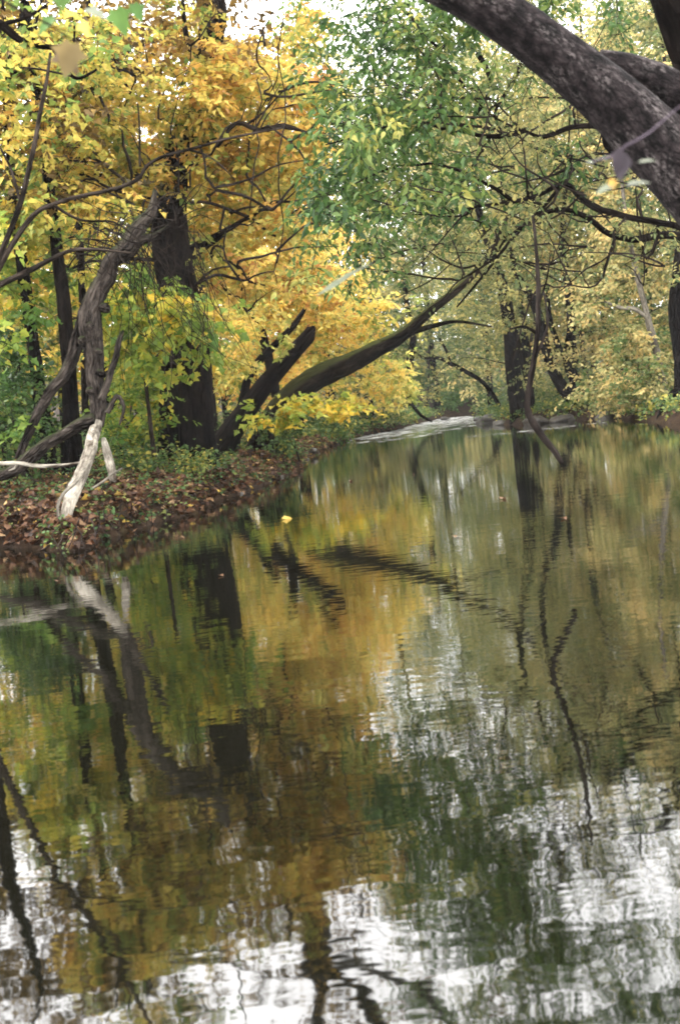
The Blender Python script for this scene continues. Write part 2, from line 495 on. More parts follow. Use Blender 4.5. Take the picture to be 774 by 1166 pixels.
def region(x0, y0, x1, y1, D0, D1, n, fn=P):
    x = rng.uniform(x0, x1, n); y = rng.uniform(y0, y1, n); D = rng.uniform(D0, D1, n)
    return np.array([fn(a, b, c) for a, b, c in zip(x, y, D)])


def ellipsoid(c, r, n):
    d = unit(rng.normal(0, 1, (n, 3))) * rng.uniform(.25, 1, (n, 1)) ** .5
    return np.array(c) + d * np.array(r)


class Skeleton:
    def __init__(self):
        self.p, self.r = [], []

    def add(self, p, r):
        self.p.append(np.asarray(p)); self.r.append(np.asarray(r))

    def arrays(self):
        return np.concatenate(self.p), np.concatenate(self.r)


def connect(skel, wd, C, r_tip=.008, k_len=.011, kink=.12, down=.35, seg=5, rmax=.12):
    """grow a branch from the nearest wood to every clump centre"""
    if len(C) == 0: return
    SP, SR = skel.arrays()
    d0 = np.min(np.linalg.norm(C[:, None] - SP[None], axis=2), axis=1)
    for i in np.argsort(d0):
        SP, SR = skel.arrays()
        c = C[i]
        v = SP - c
        # prefer wood that is lower than the clump, so that branches rise
        cost = np.linalg.norm(v, axis=1) + down * np.maximum(0, v[:, 2] + .2)
        j = int(np.argmin(cost))
        a = SP[j]; L = np.linalg.norm(c - a)
        if L < .1: continue
        r0 = min(SR[j] * .7, r_tip + k_len * L, rmax)
        n = max(4, min(9, int(L / .35)))
        t = np.linspace(0, 1, n)[:, None]
        pts = a + (c - a) * t
        bow = rng.normal(0, 1, 3); bow[2] = abs(bow[2]) * .9
        pts = pts + (t * (1 - t)) * 4 * bow * L * .09 + np.r_[np.zeros((1, 3)), rng.normal(0, kink * L / n, (n - 1, 3))] * np.sin(t * math.pi) ** .5
        rad = r0 + (r_tip * .6 - r0) * t[:, 0]
        p, r = wd.tube(pts, rad, seg, max(.12, L / 14), .05, cap=False)
        skel.add(p[1:], r[1:])


def tree(name, label, cat, trunk, bark, leafspecs, group=None, base=None, seg=14, rough=.09, rmax=.12, twig_mat='twig',
         branch_extra=None, k_len=.011, wig=0.0, trunk_step=None):
    """trunk: list of (points, radii); leafspecs: list of dict(C, R, nsp, k, size, mat, shape, ...)"""
    base = trunk[0][0][0] if base is None else base
    if cat == 'tree':
        b0 = np.array(trunk[0][0][0]); gz = float(ground(b0[0], b0[1]))
        if -.15 < b0[2] - gz < 1.2:
            nb = b0.copy(); nb[2] = gz - .2
            trunk[0] = ([nb] + list(trunk[0][0]), [trunk[0][1][0] * 1.25] + list(trunk[0][1]))
    root = thing(name, label, cat, base, group)
    tw, bw, sk = Wood(), Wood(), Skeleton()
    for pts, rad in trunk:
        p, r = tw.tube(pts, rad, seg, trunk_step, rough, wig, jag=2.5 * float(rad[-1]) if rad[-1] > .05 else 0)
        sk.add(p, r)
    if branch_extra:
        for pts, rad in branch_extra:
            SP, SR = sk.arrays()
            a0 = np.array(pts[0]); v_ = SP - a0
            j_ = int(np.argmin(np.linalg.norm(v_, axis=1) + .5 * np.maximum(0, v_[:, 2])))
            gap = np.linalg.norm(SP[j_] - a0)
            if gap > .05:           # grow it out of the nearest wood
                mid_ = (SP[j_] + a0) / 2 + rng.normal(0, .08 * gap, 3) + np.array([0, 0, .06 * gap])
                r0_ = min(SR[j_] * .8, rad[0] * 1.7)
                pts = [SP[j_], mid_] + list(pts); rad = [r0_, (r0_ + rad[0]) / 2] + list(rad)
            p, r = bw.tube(pts, rad, 6, .12, .06, .015)
            sk.add(p, r)
    allC = [s['C'] for s in leafspecs if s.get('join', True) and len(s['C'])]
    if allC:
        connect(sk, bw, np.concatenate(allC), rmax=rmax, k_len=k_len)
    by = {}
    for s in leafspecs:
        key = (s['mat'], s['shape'])
        lv = by.setdefault(key, Leaves(s['shape']))
        N = len(s['C'])
        clump_sprays(lv, bw, s['C'], rng.uniform(.7, 1.25, N) * s['R'], s['nsp'], s['k'], s['size'], s.get('flat', .45),
                     rnd_lo=s.get('lo', .1), rnd_hi=s.get('hi', .9), droop=s.get('droop', .25), hang=s.get('hang', .35),
                     up=s.get('up', .55), twig=s.get('twig', .004))
    tw.build('trunk', M[bark], root)
    bw.build('branches', M[twig_mat], root)
    for (mat, shape), lv in by.items():
        lv.build('crown', M[mat], root)
    return root


def spec(C, R, nsp, k, size, mat, shape='maple', **kw):
    d = dict(C=np.asarray(C), R=R, nsp=nsp, k=k, size=size, mat=mat, shape=shape)
    d.update(kw)
    return d


def PP(lst, D):
    """pixel polyline -> world points; an entry may carry its own distance"""
    return [P(e[0], e[1], e[2] if len(e) > 2 else D) for e in lst]


def px(w, D):
    """radius in metres of something w pixels wide at distance D"""
    return .5 * w * D / F


# ------------------------------------------------------------------ river and terrain
left_px = [(-40, 622), (0, 619), (50, 625), (88, 630), (110, 617), (160, 601), (200, 589), (250, 571), (300, 551), (335, 536),
           (346, 521), (375, 508), (410, 497), (450, 490), (480, 481), (500, 477)]
right_px = [(545, 478), (575, 484), (600, 483), (650, 479), (700, 474), (760, 482)]
Lp = [tuple(G(*p)[:2]) for p in left_px]
Rp = [tuple(G(*p)[:2]) for p in right_px]
poly = [(-9, -40), (-9.5, 0), (-8.5, 8), (-6.5, 11.5)] + Lp + [(Lp[-1][0] + 10, Lp[-1][1] + 6), (70, Lp[-1][1] + 12), (70, Rp[0][1] + 12), (Rp[0][0] + 12, Rp[0][1] + 5)] + Rp + \
       [(11.3, 28), (9.6, 20), (7.2, 12), (5.2, 6), (4.6, 2), (4.8, -40)]
poly = np.array(poly)


def river_sd(x, y):
    """signed distance to the river's outline (negative in the water)"""
    p = np.stack([x, y], -1)
    a = poly; b = np.roll(poly, -1, 0)
    best = np.full(x.shape, 1e9); ins = np.zeros(x.shape, bool)
    for i in range(len(a)):
        e = b[i] - a[i]; w = p - a[i]
        t = np.clip((w @ e) / max(e @ e, 1e-9), 0, 1)
        best = np.minimum(best, np.linalg.norm(w - t[..., None] * e, axis=-1))
        c = (a[i, 1] > y) != (b[i, 1] > y)
        xx = a[i, 0] + (y - a[i, 1]) / (e[1] if abs(e[1]) > 1e-9 else 1e-9) * e[0]
        ins ^= c & (x < xx)
    return np.where(ins, -best, best)


def wob(x, y, s, seed):
    return (np.sin(x * s + seed) * np.cos(y * s * 1.13 + seed * 2.1) + .6 * np.sin(x * s * 2.3 + y * s * 1.7 + seed * .7)
            + .35 * np.sin(x * s * 4.9 - y * s * 4.1 + seed * 1.9)) / 1.95


def ground(x, y):
    x = np.asarray(x, float); y = np.asarray(y, float)
    d = river_sd(x, y)
    d = d + .17 * wob(x, y, 3.1, 2.) + .11 * wob(x, y, 8., 5.) + .14 * wob(x, y, 1.2, 4.)
    lip = .29 + .12 * wob(x, y, 1.7, 1.) + .05 * wob(x, y, 7., 6.)
    up = lip * (1 - np.exp(-np.maximum(d, 0) / .13)) + .78 * np.clip(d / 6.5, 0, 1) ** .8 + .03 * np.clip(d - 6, 0, 40)
    up = up + .05 * wob(x, y, 2.2, 7.) * np.clip(d, 0, 1) + .03 * wob(x, y, 6.2, 3.) * np.clip(d, 0, 1)
    far = np.clip((np.hypot(x, y) - 90) / 200, 0, 1)
    up = up + 14 * far ** 1.3
    dn = -np.minimum(.9, .55 * np.maximum(-d, 0)) - .02
    return np.where(d > 0, up, dn)


def axis_pts(lo, hi, fine0, fine1, step, grow=1.13):
    a = list(np.arange(fine0, fine1, step))
    s, v = step, fine1
    while v < hi: a.append(v); s *= grow; v += s
    a.append(hi)
    s, v = step * grow, fine0 - step
    pre = []
    while v > lo: pre.append(v); s *= grow; v -= s
    pre.append(lo)
    return np.array(pre[::-1] + a)


gx = axis_pts(-400, 400, -9, 6, .11)
gy = np.unique(np.concatenate([axis_pts(-300, 600, 11, 32, .13, 1.06)]))
GX, GY = np.meshgrid(gx, gy)
GZ = ground(GX, GY)
nx, ny = len(gx), len(gy)
V = np.stack([GX, GY, GZ], -1).reshape(-1, 3)
i = np.arange(ny - 1)[:, None] * nx; j = np.arange(nx - 1)[None]
q = np.stack([i + j, i + j + 1, i + nx + j + 1, i + nx + j], -1).reshape(-1, 4)
tag(mesh_obj('ground', V, (q.ravel(), np.full(len(q), 4)), M['soil'], smooth=True), kind='structure')

wx = np.linspace(-60, 110, 60); wy = np.linspace(-60, 140, 70)
WX, WY = np.meshgrid(wx, wy)
V = np.stack([WX, WY, np.zeros_like(WX)], -1).reshape(-1, 3)
i = np.arange(69)[:, None] * 60; j = np.arange(59)[None]
q = np.stack([i + j, i + j + 1, i + 60 + j + 1, i + 60 + j], -1).reshape(-1, 4)
tag(mesh_obj('water', V, (q.ravel(), np.full(len(q), 4)), M['water'], smooth=True), kind='structure')


# shallow riffle sheets, the sky's reflection painted white, where the river bends
def riffle_glint_mat(lo_):
    m, nt, out = new_mat('shallow water with painted sky glint')
    g = nt.nodes.new('ShaderNodeNewGeometry')
    mp = nt.nodes.new('ShaderNodeMapping'); mp.inputs['Scale'].default_value = (1.2, .55, 1)
    nt.links.new(g.outputs['Position'], mp.inputs['Vector'])
    n = nt.nodes.new('ShaderNodeTexNoise'); n.inputs['Scale'].default_value = 2.5; n.inputs['Detail'].default_value = 5
    nt.links.new(mp.outputs[0], n.inputs['Vector'])
    rp = ramp(nt, [(.32, (.22, .23, .21)), (.55, (.80, .81, .80))])  # pale base colour stands in for reflected sky
    nt.links.new(n.outputs['Fac'], rp.inputs['Fac'])
    b = nt.nodes.new('ShaderNodeBsdfPrincipled'); b.inputs['Roughness'].default_value = .45
    b.inputs['IOR'].default_value = 1.6
    nt.links.new(rp.outputs[0], b.inputs['Base Color'])
    bp = nt.nodes.new('ShaderNodeBump'); bp.inputs['Distance'].default_value = .08
    nt.links.new(n.outputs['Fac'], bp.inputs['Height']); nt.links.new(bp.outputs[0], b.inputs['Normal'])
    n3 = nt.nodes.new('ShaderNodeTexNoise'); n3.inputs['Scale'].default_value = 1.1; n3.inputs['Detail'].default_value = 7
    n3.inputs['Roughness'].default_value = .7
    nt.links.new(mp.outputs[0], n3.inputs['Vector'])
    fr = nt.nodes.new('ShaderNodeMapRange'); fr.inputs['From Min'].default_value = lo_; fr.inputs['From Max'].default_value = lo_ + .22
    nt.links.new(n3.outputs['Fac'], fr.inputs['Value'])
    tr = nt.nodes.new('ShaderNodeBsdfTransparent')
    mx = nt.nodes.new('ShaderNodeMixShader')
    nt.links.new(fr.outputs[0], mx.inputs[0]); nt.links.new(tr.outputs[0], mx.inputs[1]); nt.links.new(b.outputs[0], mx.inputs[2])
    nt.links.new(mx.outputs[0], out.inputs['Surface'])
    return m


M['riffle_glint'] = riffle_glint_mat(.43)
M['glint_streak'] = riffle_glint_mat(.5)


def strip(name, up, lo, z, mt='riffle_glint'):
    n = 40
    def samp(pl):
        pl = np.array([G(*p) for p in pl]); t = np.linspace(0, len(pl) - 1, n)
        k = np.minimum(t.astype(int), len(pl) - 2); f = (t - k)[:, None]
        return pl[k] * (1 - f) + pl[k + 1] * f
    a, b = samp(up), samp(lo)
    jit = rng.normal(0, .25, (n, 1)) * np.array([[.3, 1, 0]])
    b = b + jit; a = a + np.roll(jit, 3, 0) * .6
    V = np.concatenate([a, b]); V[:, 2] = z
    q = np.array([(k, k + 1, n + k + 1, n + k) for k in range(n - 1)])[:, ::-1]
    return tag(mesh_obj(name, V, (q.ravel(), np.full(len(q), 4)), M[mt]), kind='structure')


strip('riffle_glint', [(395, 501), (440, 489.5), (480, 481.5), (503, 476.5), (530, 474), (548, 474.5)],
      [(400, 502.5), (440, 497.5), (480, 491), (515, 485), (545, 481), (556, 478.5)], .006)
strip('riffle_glint', [(400, 501.5), (440, 495), (480, 489), (515, 483), (545, 479.5)], [(392, 506), (440, 503), (490, 496), (525, 489), (552, 482)], .010, 'glint_streak')
strip('riffle_glint', [(530, 497.5), (580, 492), (640, 486), (690, 480)], [(530, 499), (580, 494), (640, 487.5), (690, 481)], .006, 'glint_streak')

# ------------------------------------------------------------------ trees of the left bank
def chain(pts, D): return PP(pts, D)


# the old, thick, dark tree, forked high above the picture (its fork mirrors at the bottom of the water)
Do = 22.5
trunk_main = PP([(214, 512), (213, 488), (213, 455), (212, 420), (206, 370), (203, 330), (196, 285), (193, 240), (198, 195), (212, 150), (226, 115), (235, 88), (240, 45), (242, 10)], Do) + [PR(356, 1096, Do)]
trunk_rad = [px(66, Do), px(61, Do), px(59, Do), px(55, Do), px(48, Do), px(43, Do), px(41, Do), px(38, Do), px(33, Do), px(28, Do), px(24, Do), px(24, Do), px(28, Do), px(30, Do), px(32, Do)]
fork = [([trunk_main[-1], PR(362, 1135, Do), PR(360, 1180, Do + .5), PR(345, 1260, Do + 1), PR(320, 1350, Do + 1)], [px(26, Do), px(15, Do), px(13, Do), px(9, Do), .05]),
        ([trunk_main[-1], PR(400, 1120, Do), PR(428, 1166, Do), PR(455, 1240, Do), PR(470, 1330, Do)], [px(26, Do), px(22, Do), px(20, Do), px(13, Do), .05]),
        ([trunk_main[-1], PR(400, 1086, Do - .3), PR(455, 1118, Do - .6), PR(512, 1165, Do - 1), PR(570, 1240, Do - 1.2)], [px(22, Do), px(15, Do), px(13, Do), px(10, Do), .05]),
        (PP([(206, 300), (225, 283), (250, 268), (262, 258)], Do), [px(22, Do), px(14, Do), px(9, Do), px(4, Do)]),
        (PP([(232, 100), (222, 72), (212, 40), (208, 0)], Do), [px(14, Do), px(8, Do), px(6, Do), px(4, Do)])]
airy = []
for k in range(85):
    x, y = rng.uniform(40, 340), rng.uniform(30, 330); D = rng.uniform(19.8, 22.3)
    an = math.atan2(-(y - 300), x - 205) + rng.normal(0, .5); L = rng.uniform(45, 120)
    ps = [(x + L * t * math.cos(an) + rng.normal(0, 4), y - L * t * math.sin(an) * .7 + rng.normal(0, 4) - 14 * t * (1 - t)) for t in (0, .33, .66, 1)]
    w0 = rng.uniform(1.6, 3.6)
    airy.append((PP(ps, D), [px(w0, Do), px(w0 * .8, Do), px(w0 * .55, Do), px(.8, Do)]))
airy.append((PP([(250, 165), (268, 142), (295, 148), (322, 142), (345, 150)], 21), [px(w_, Do) for w_ in (4, 5, 6, 5, 3)]))
airy.append((PP([(225, 325), (245, 312), (272, 318), (302, 325)], 21), [px(w_, Do) for w_ in (3, 3.5, 3, 1.5)]))
airy.append((PP([(282, 355), (276, 330), (290, 300)], 21.5), [px(w_, Do) for w_ in (3, 2.5, 1.2)]))
rootflare = [(PP([(213, 470), (200, 492), (190, 514)], Do - .3), [px(24, Do), px(14, Do), px(8, Do)]),
             (PP([(216, 470), (240, 494), (256, 512)], Do - .4), [px(30, Do), px(20, Do), px(8, Do)])]
def clear_of(C, lines, w, Dmax):
    """thin out clumps that hang in front of trunks that stand free in the wood"""
    d = C[:, 1]
    keep = np.ones(len(C), bool)
    for ln in lines:
        a, b = np.array(ln[:-1]), np.array(ln[1:])
        for p, q in zip(a, b):
            pa = p - np.array([0, 0, CAM_H]); qa = q - np.array([0, 0, CAM_H]); ca = C - np.array([0, 0, CAM_H])
            u0 = pa[[0, 2]] / pa[1]; u1 = qa[[0, 2]] / qa[1]; uc = ca[:, [0, 2]] / ca[:, 1:2]
            e = u1 - u0; t = np.clip(((uc - u0) @ e) / (e @ e), 0, 1)
            near = np.linalg.norm(uc - u0 - t[:, None] * e, axis=1) * d < w
            keep &= ~(near & (d < Dmax))
    return C[keep | (rng.random(len(C)) < .10)]


gold = spec(np.concatenate([region(235, 150, 365, 340, 21, 27, 78), region(250, 280, 400, 390, 29.2, 32, 60), region(300, 300, 420, 420, 30, 33, 20), region(290, 70, 375, 250, 21, 26, 34)]), .6, 9, 8, .13, 'gold')
yel = spec(np.concatenate([region(60, 60, 330, 230, 20.5, 26, 84), region(110, 0, 372, 90, 21, 27, 38), region(120, 190, 260, 330, 23.4, 26, 36), region(205, 30, 262, 150, 20.5, 22, 10)]), .6, 9, 8, .125, 'yellow')
mid = spec(region(200, 900, 440, 1010, 21, 26, 46, PR), .65, 7, 7, .14, 'gold')
high = spec(np.concatenate([region(150, 1000, 400, 1080, 21, 27, 40, PR), region(-60, 960, 230, 1250, 20, 27, 44, PR), region(-60, 1060, 420, 1330, 20, 27, 78, PR), region(330, 1100, 600, 1330, 20, 26, 26, PR)]), .75, 6, 6, .14, 'crown_shade')  # mirrored upper crown, its shade put into the darker leaf colour
visible = [trunk_main[:7]]
gold['C'] = clear_of(gold['C'], visible, .75, 23.2); yel['C'] = clear_of(yel['C'], visible, .75, 23.2)
tree('old_tree', 'thick old tree with furrowed near-black trunk and golden crown on the left bank', 'tree',
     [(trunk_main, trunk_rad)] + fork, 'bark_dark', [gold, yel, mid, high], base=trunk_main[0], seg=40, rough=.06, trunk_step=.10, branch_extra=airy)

# twisted tree standing on bleached roots
Dt = 16.4
tw_tr = [(PP([(110, 486), (112, 462), (108, 430), (107, 400), (103, 372), (108, 345), (121, 318), (127, 297), (147, 280), (152, 262)], Dt),
          [px(15, Dt), px(19, Dt), px(20, Dt), px(22, Dt), px(27, Dt), px(22, Dt), px(23, Dt), px(19, Dt), px(24, Dt), px(15, Dt)]),
         (PP([(112, 325), (98, 352), (91, 385), (78, 420), (62, 440), (47, 462), (36, 486), (24, 515)], Dt + .5), [px(16, Dt), px(15, Dt), px(16, Dt), px(14, Dt), px(13, Dt), px(11, Dt), px(11, Dt), px(9, Dt)]),
         (PP([(144, 284), (160, 274), (173, 271), (186, 262)], Dt), [px(20, Dt), px(15, Dt), px(10, Dt), px(4, Dt)]),
         (PP([(150, 275), (160, 255), (172, 240), (176, 222)], Dt), [px(22, Dt), px(16, Dt), px(12, Dt), px(5, Dt)]),
         (PP([(116, 455), (128, 420), (135, 390), (137, 384)], Dt - .1), [px(10, Dt), px(7, Dt), px(6, Dt), px(4, Dt)]),
         (PP([(122, 470), (134, 452), (141, 463), (139, 475)], Dt - .1), [px(6, Dt), px(5, Dt), px(4, Dt), px(3, Dt)]),
         (PP([(108, 478), (90, 484), (70, 497), (52, 508), (38, 518), (16, 535), (-10, 545)], Dt - .2), [px(17, Dt), px(15, Dt), px(13, Dt), px(13, Dt), px(15, Dt), px(14, Dt), px(9, Dt)])]
tt = thing('twisted_tree', 'twisted grey tree propped on bleached bare roots at the bank edge', 'tree', tw_tr[0][0][0])
w = Wood()
sk = Skeleton()
for p_, r_ in tw_tr:
    a, b = w.tube(p_, r_, 22, .035, .10, .012, jag=.12); sk.add(a, b)
# burrs and knots
for (x, y, s) in [(104, 372, 9), (118, 350, 7), (114, 425, 6), (103, 445, 6), (94, 388, 7), (112, 400, 5)]:
    c = P(x, y, Dt - .10); w.tube([c + (0, .12, 0), c, c + (0, -.09, .01)], [px(s * 1.8, Dt), px(s * 1.7, Dt), px(s * .6, Dt)], 9, .03, .12)
w.build('trunk', M['bark_twisted'], tt)
w = Wood()
w.tube([P(112, 478, 16.5), P(106, 497, 15.9), P(103, 513, 15.4), P(95, 535, 14.9), P(84, 560, 14.4), P(77, 582, 14.05), P(74, 612, 13.7)],
       [px(13, 16), px(15, 15.5), px(15, 15.2), px(15.5, 14.8), px(16, 14.4), px(14, 14), px(11, 14)], 14, .05, .06)
w.build('bleached_root', M['driftwood'], tt)
w = Wood()
w.tube([P(118, 500, 16.2), P(122, 515, 16.0), P(127, 533, 15.8), P(129, 548, 15.6)], [px(6, 16), px(9.5, 16), px(10, 16), px(7, 16)], 12, .05, .06)
w.build('bleached_root', M['driftwood'], tt)
w = Wood()
w.tube([P(109, 486, 16.2), P(108, 510, 15.3), P(100, 530, 14.75), P(86, 549, 14.25), P(72, 563, 14.0), P(66, 577, 13.9), P(68, 592, 13.8)], [px(6, 16), px(5, 15), px(5, 15), px(5, 15), px(4, 14), px(4, 14), px(3, 14)], 7, .06, .08)
w.build('root_strand', M['bark_pale'], tt)
# dead tangle of vines around the broken top
w = Wood()
for k in range(80):
    u_ = rng.uniform(0, 1)
    a = P(110 + 95 * u_ + rng.normal(0, 9), 300 - 45 * math.sin(u_ * 2.4) + rng.normal(0, 13), rng.uniform(15.7, 17.1))
    an = rng.uniform(0, 6.28); L = rng.uniform(.3, 1.0)
    d = np.array([math.cos(an), rng.normal(0, .4), math.sin(an) * .7 - .15])
    b = a + d * L; m_ = (a + b) / 2 + rng.normal(0, .2 * L, 3)
    w.tube([a, m_, b + rng.normal(0, .2 * L, 3)], [.010, .006, .003], 4, .08, 0, cap=False, wig=.04)
for k in range(60):
    a = P(rng.uniform(115, 230), rng.uniform(255, 300), Dt); L = rng.uniform(.8, 2.0)
    b = a + np.array([rng.normal(.25, .35), rng.normal(-.2, .3), -L]); m_ = (a + b) / 2 + rng.normal(0, .2, 3)
    w.tube([a, m_, b], [.007, .005, .003], 4, .1, 0, cap=False, wig=.04)
w.build('dead_twigs', M['twig'], tt)

# slim maples to the left
T1 = PP([(50, 490), (45, 450), (39, 400), (32, 350), (27, 310), (20, 262), (15, 200), (10, 130), (4, 60), (0, 0)], 20) + [PR(130, 1010, 20), PR(145, 1120, 20)]
tree('maple_tree', 'slim dark maple trunk leaning left near the left picture edge', 'tree', [(T1, [px(w_, 20) for w_ in (20, 16, 15, 15, 14, 13, 11, 11, 9, 8, 7, 4)])], 'bark_dark',
     [spec(np.concatenate([region(-60, 60, 90, 260, 17, 22, 46), region(-60, -10, 60, 80, 18, 22, 20)]), .55, 8, 8, .12, 'yellow', lo=0, hi=.7),
      spec(np.concatenate([region(-90, 230, 60, 360, 18, 23, 22)]), .55, 8, 8, .14, 'limegreen'),
      spec(region(-40, 930, 190, 1150, 18, 22, 34, PR), .7, 6, 7, .14, 'crown_shade', lo=0, hi=.8)], rough=.08)  # top clumps take the shade-darkened leaf colour
T2 = PP([(82, 515), (81, 480), (80, 447), (78, 400), (72, 333), (67, 300), (60, 240), (54, 195), (49, 155), (42, 105), (36, 60), (28, 0)], 19.3) + [PR(140, 1060, 19.3), PR(150, 1150, 19.3)]
tree('maple_tree', 'dark straight maple trunk just behind the twisted tree', 'tree', [(T2, [px(w_, 19.3) for w_ in (26, 21, 19, 17, 15, 14, 12, 11, 10, 9, 8, 7, 5, 3)])], 'bark_dark',
     [spec(np.concatenate([region(30, 30, 150, 260, 18, 22, 40), region(20, 270, 130, 400, 20, 24, 14)]), .55, 8, 8, .12, 'yellow', lo=0.1, hi=.8),
      spec(region(30, 930, 220, 1140, 18, 22, 30, PR), .7, 6, 7, .14, 'crown_shade', lo=0, hi=.8)])  # upper clumps again darkened by colour for their shaded underside
T3 = PP([(100, 500), (97, 420), (94, 330), (90, 250), (86, 168), (88, 98), (96, 60), (100, 0)], 25) + [PR(200, 1050, 25)]
tree('maple_tree', 'thin maple trunk deeper in the wood, between the slim trunks and the old tree', 'tree', [(T3, [px(w_, 25) for w_ in (10, 9, 9, 9, 8, 8, 7, 6, 3)])], 'bark_dark',
     [spec(np.concatenate([region(40, 20, 190, 230, 24, 29, 44)]), .65, 8, 8, .13, 'yellow', lo=.2, hi=.9)])
# tree off to the left whose trunk shows mirrored at the left edge
To = [P(-92, 560, 14.5), PR(-44, 780, 14.3), PR(-14, 860, 14.2), PR(-2, 930, 14.2), PR(14, 1010, 14.2), PR(50, 1120, 14.2)]
tree('bankside_tree', 'dark trunk mirrored in the water along the left edge, standing at the bank', 'tree', [(To, [.24, .15, .14, .12, .09, .04])], 'bark_dark',
     [spec(np.concatenate([ellipsoid((-5.2, 14.6, 8.6), (2.6, 2.6, 1.8), 26)]), .6, 6, 6, .14, 'limegreen', lo=0, hi=.7),
      spec(region(-60, 250, 20, 520, 15, 18, 10), .5, 8, 8, .12, 'limegreen')])

# low yellow-green maple sprays in front of the old trunk
base = P(176, 520, 21)
tree('maple_sapling', 'maple sapling with green and yellow leaves before the thick old trunk', 'sapling',
     [([base, P(170, 470, 20.4), P(165, 410, 19.8), P(172, 360, 19.4), P(190, 330, 19)], [.045, .035, .03, .02, .012]),
      ([P(166, 420, 19.9), P(190, 395, 19.3), P(225, 375, 18.8)], [.022, .016, .008])], 'bark',
     [spec(np.concatenate([region(130, 335, 200, 420, 18, 20.5, 22), region(190, 345, 250, 405, 17.5, 19, 12)]), .45, 6, 6, .15, 'limegreen', lo=.25, hi=.85, hang=.5),
      spec(np.concatenate([region(140, 310, 230, 370, 18, 20.5, 9)]), .45, 6, 6, .14, 'limegreen', lo=0.1, hi=.5)], seg=8)

# the leaning trunks
Dl = 28.0
L1 = PP([(300, 506), (309, 488), (318, 468), (332, 452), (348, 438), (371, 425), (398, 414), (428, 398), (459, 381), (490, 353), (520, 330), (545, 305), (562, 280), (580, 240)], Dl)
tree('leaning_tree', 'dark mossy trunk leaning far out over the river towards the right', 'tree',
     [(L1, [px(w_, Dl) for w_ in (40, 34, 30, 29, 27, 26, 22, 19, 15, 11, 9, 8, 6, 3)]),
      (PP([(459, 381), (490, 372), (520, 366), (560, 372)], Dl), [px(7, Dl), px(6, Dl), px(4, Dl), px(2, Dl)])], 'bark_moss',
     [spec(np.concatenate([region(380, 415, 470, 455, 28.8, 33, 26), region(330, 310, 430, 410, 29, 33, 30), region(420, 330, 480, 390, 29, 32, 8)]), .55, 6, 7, .14, 'gold', lo=0, hi=.6),
      spec(np.concatenate([region(290, 455, 345, 485, 25.2, 26.4, 9), region(345, 450, 400, 480, 26, 27.6, 9)]), .42, 6, 6, .15, 'limegreen', lo=.5, hi=.95)], seg=16, rough=.10, trunk_step=.15)
L2 = PP([(252, 512), (262, 495), (280, 468), (300, 440), (322, 416), (347, 388)], 27)
tree('broken_tree', 'broken dark trunk leaning right, middle one of the leaning group', 'tree', [(L2, [px(w_, 27) for w_ in (32, 26, 23, 22, 20, 17)])], 'bark_dark', [], seg=16, rough=.10)
L3 = PP([(268, 505), (280, 440), (292, 415), (312, 394), (334, 371), (345, 355)], 27.6)
tree('broken_tree', 'thin dark pole leaning right above the broken trunk', 'tree', [(L3, [px(w_, 27.6) for w_ in (11, 10, 9, 9, 8, 5)])], 'bark_dark', [], seg=10)
L4 = PP([(322, 505), (314, 450), (305, 405), (296, 375), (284, 358), (262, 347)], 29)
tree('broken_tree', 'dark crooked limb bending left among golden leaves', 'tree', [(L4, [px(w_, 29) for w_ in (12, 11, 11, 10, 8, 3)])], 'bark_dark', [spec(np.concatenate([region(255, 345, 335, 400, 25.5, 28.6, 13), region(235, 395, 285, 430, 25, 27, 5)]), .42, 6, 7, .13, 'gold', lo=0, hi=.6, join=False)], seg=10)

# bare sapling reaching in from the left
Db = 9.5
tree('bare_sapling', 'thin bare grey sapling arching in from the left picture edge', 'sapling',
     [(PP([(-60, 560), (-30, 400), (-2, 300), (22, 235), (36, 180), (46, 130), (54, 90), (58, 60)], Db), [px(w_, Db) for w_ in (12, 9, 7, 6.5, 6, 5, 4, 3)]),
      (PP([(-20, 345), (10, 285), (38, 245), (60, 233), (100, 222), (150, 209), (172, 186), (215, 170), (270, 155), (322, 146)], Db), [px(w_, Db) for w_ in (7, 6.5, 6, 5, 4.5, 4.5, 4, 3.5, 3, 1.6)]),
      (PP([(-30, 340), (10, 320), (50, 300), (80, 285), (105, 284), (150, 288)], Db), [px(w_, Db) for w_ in (8, 7, 6, 4.5, 4, 2)]),
      (PP([(60, 233), (90, 250), (130, 252), (160, 275)], Db), [px(w_, Db) for w_ in (4, 3, 2.5, 1.5)]),
      (PP([(160, 190), (160, 150), (157, 118)], Db), [px(w_, Db) for w_ in (3, 2.4, 1.5)]),
      (PP([(24, 232), (10, 190), (-10, 150)], Db), [px(w_, Db) for w_ in (4, 3, 2)]),
      (PP([(215, 170), (240, 180), (268, 205)], Db), [px(w_, Db) for w_ in (3, 2.2, 1.4)])],
     'bark', [], seg=7, rough=.06, wig=.006)

# dark limb with a few leaves at the top left corner
tree('leafy_limb', 'dark bare limb crossing the top left corner', 'branch',
     [(PP([(-40, 10), (0, 28), (28, 48), (62, 54), (90, 50)], 12), [px(w_, 12) for w_ in (12, 10, 8, 6, 3)]),
      (PP([(0, 28), (30, 20), (58, 3)], 12), [px(w_, 12) for w_ in (6, 4, 3)]),
      (PP([(60, 54), (84, 88), (106, 82), (110, 78)], 12), [px(w_, 12) for w_ in (5, 4, 3, 2)]),
      (PP([(38, 46), (43, 20), (50, -10)], 12), [px(w_, 12) for w_ in (4, 3, 2)])], 'bark_dark',
     [spec(region(-20, -20, 110, 80, 11, 13, 10), .4, 5, 6, .09, 'yellow', lo=0, hi=.6)], seg=8)

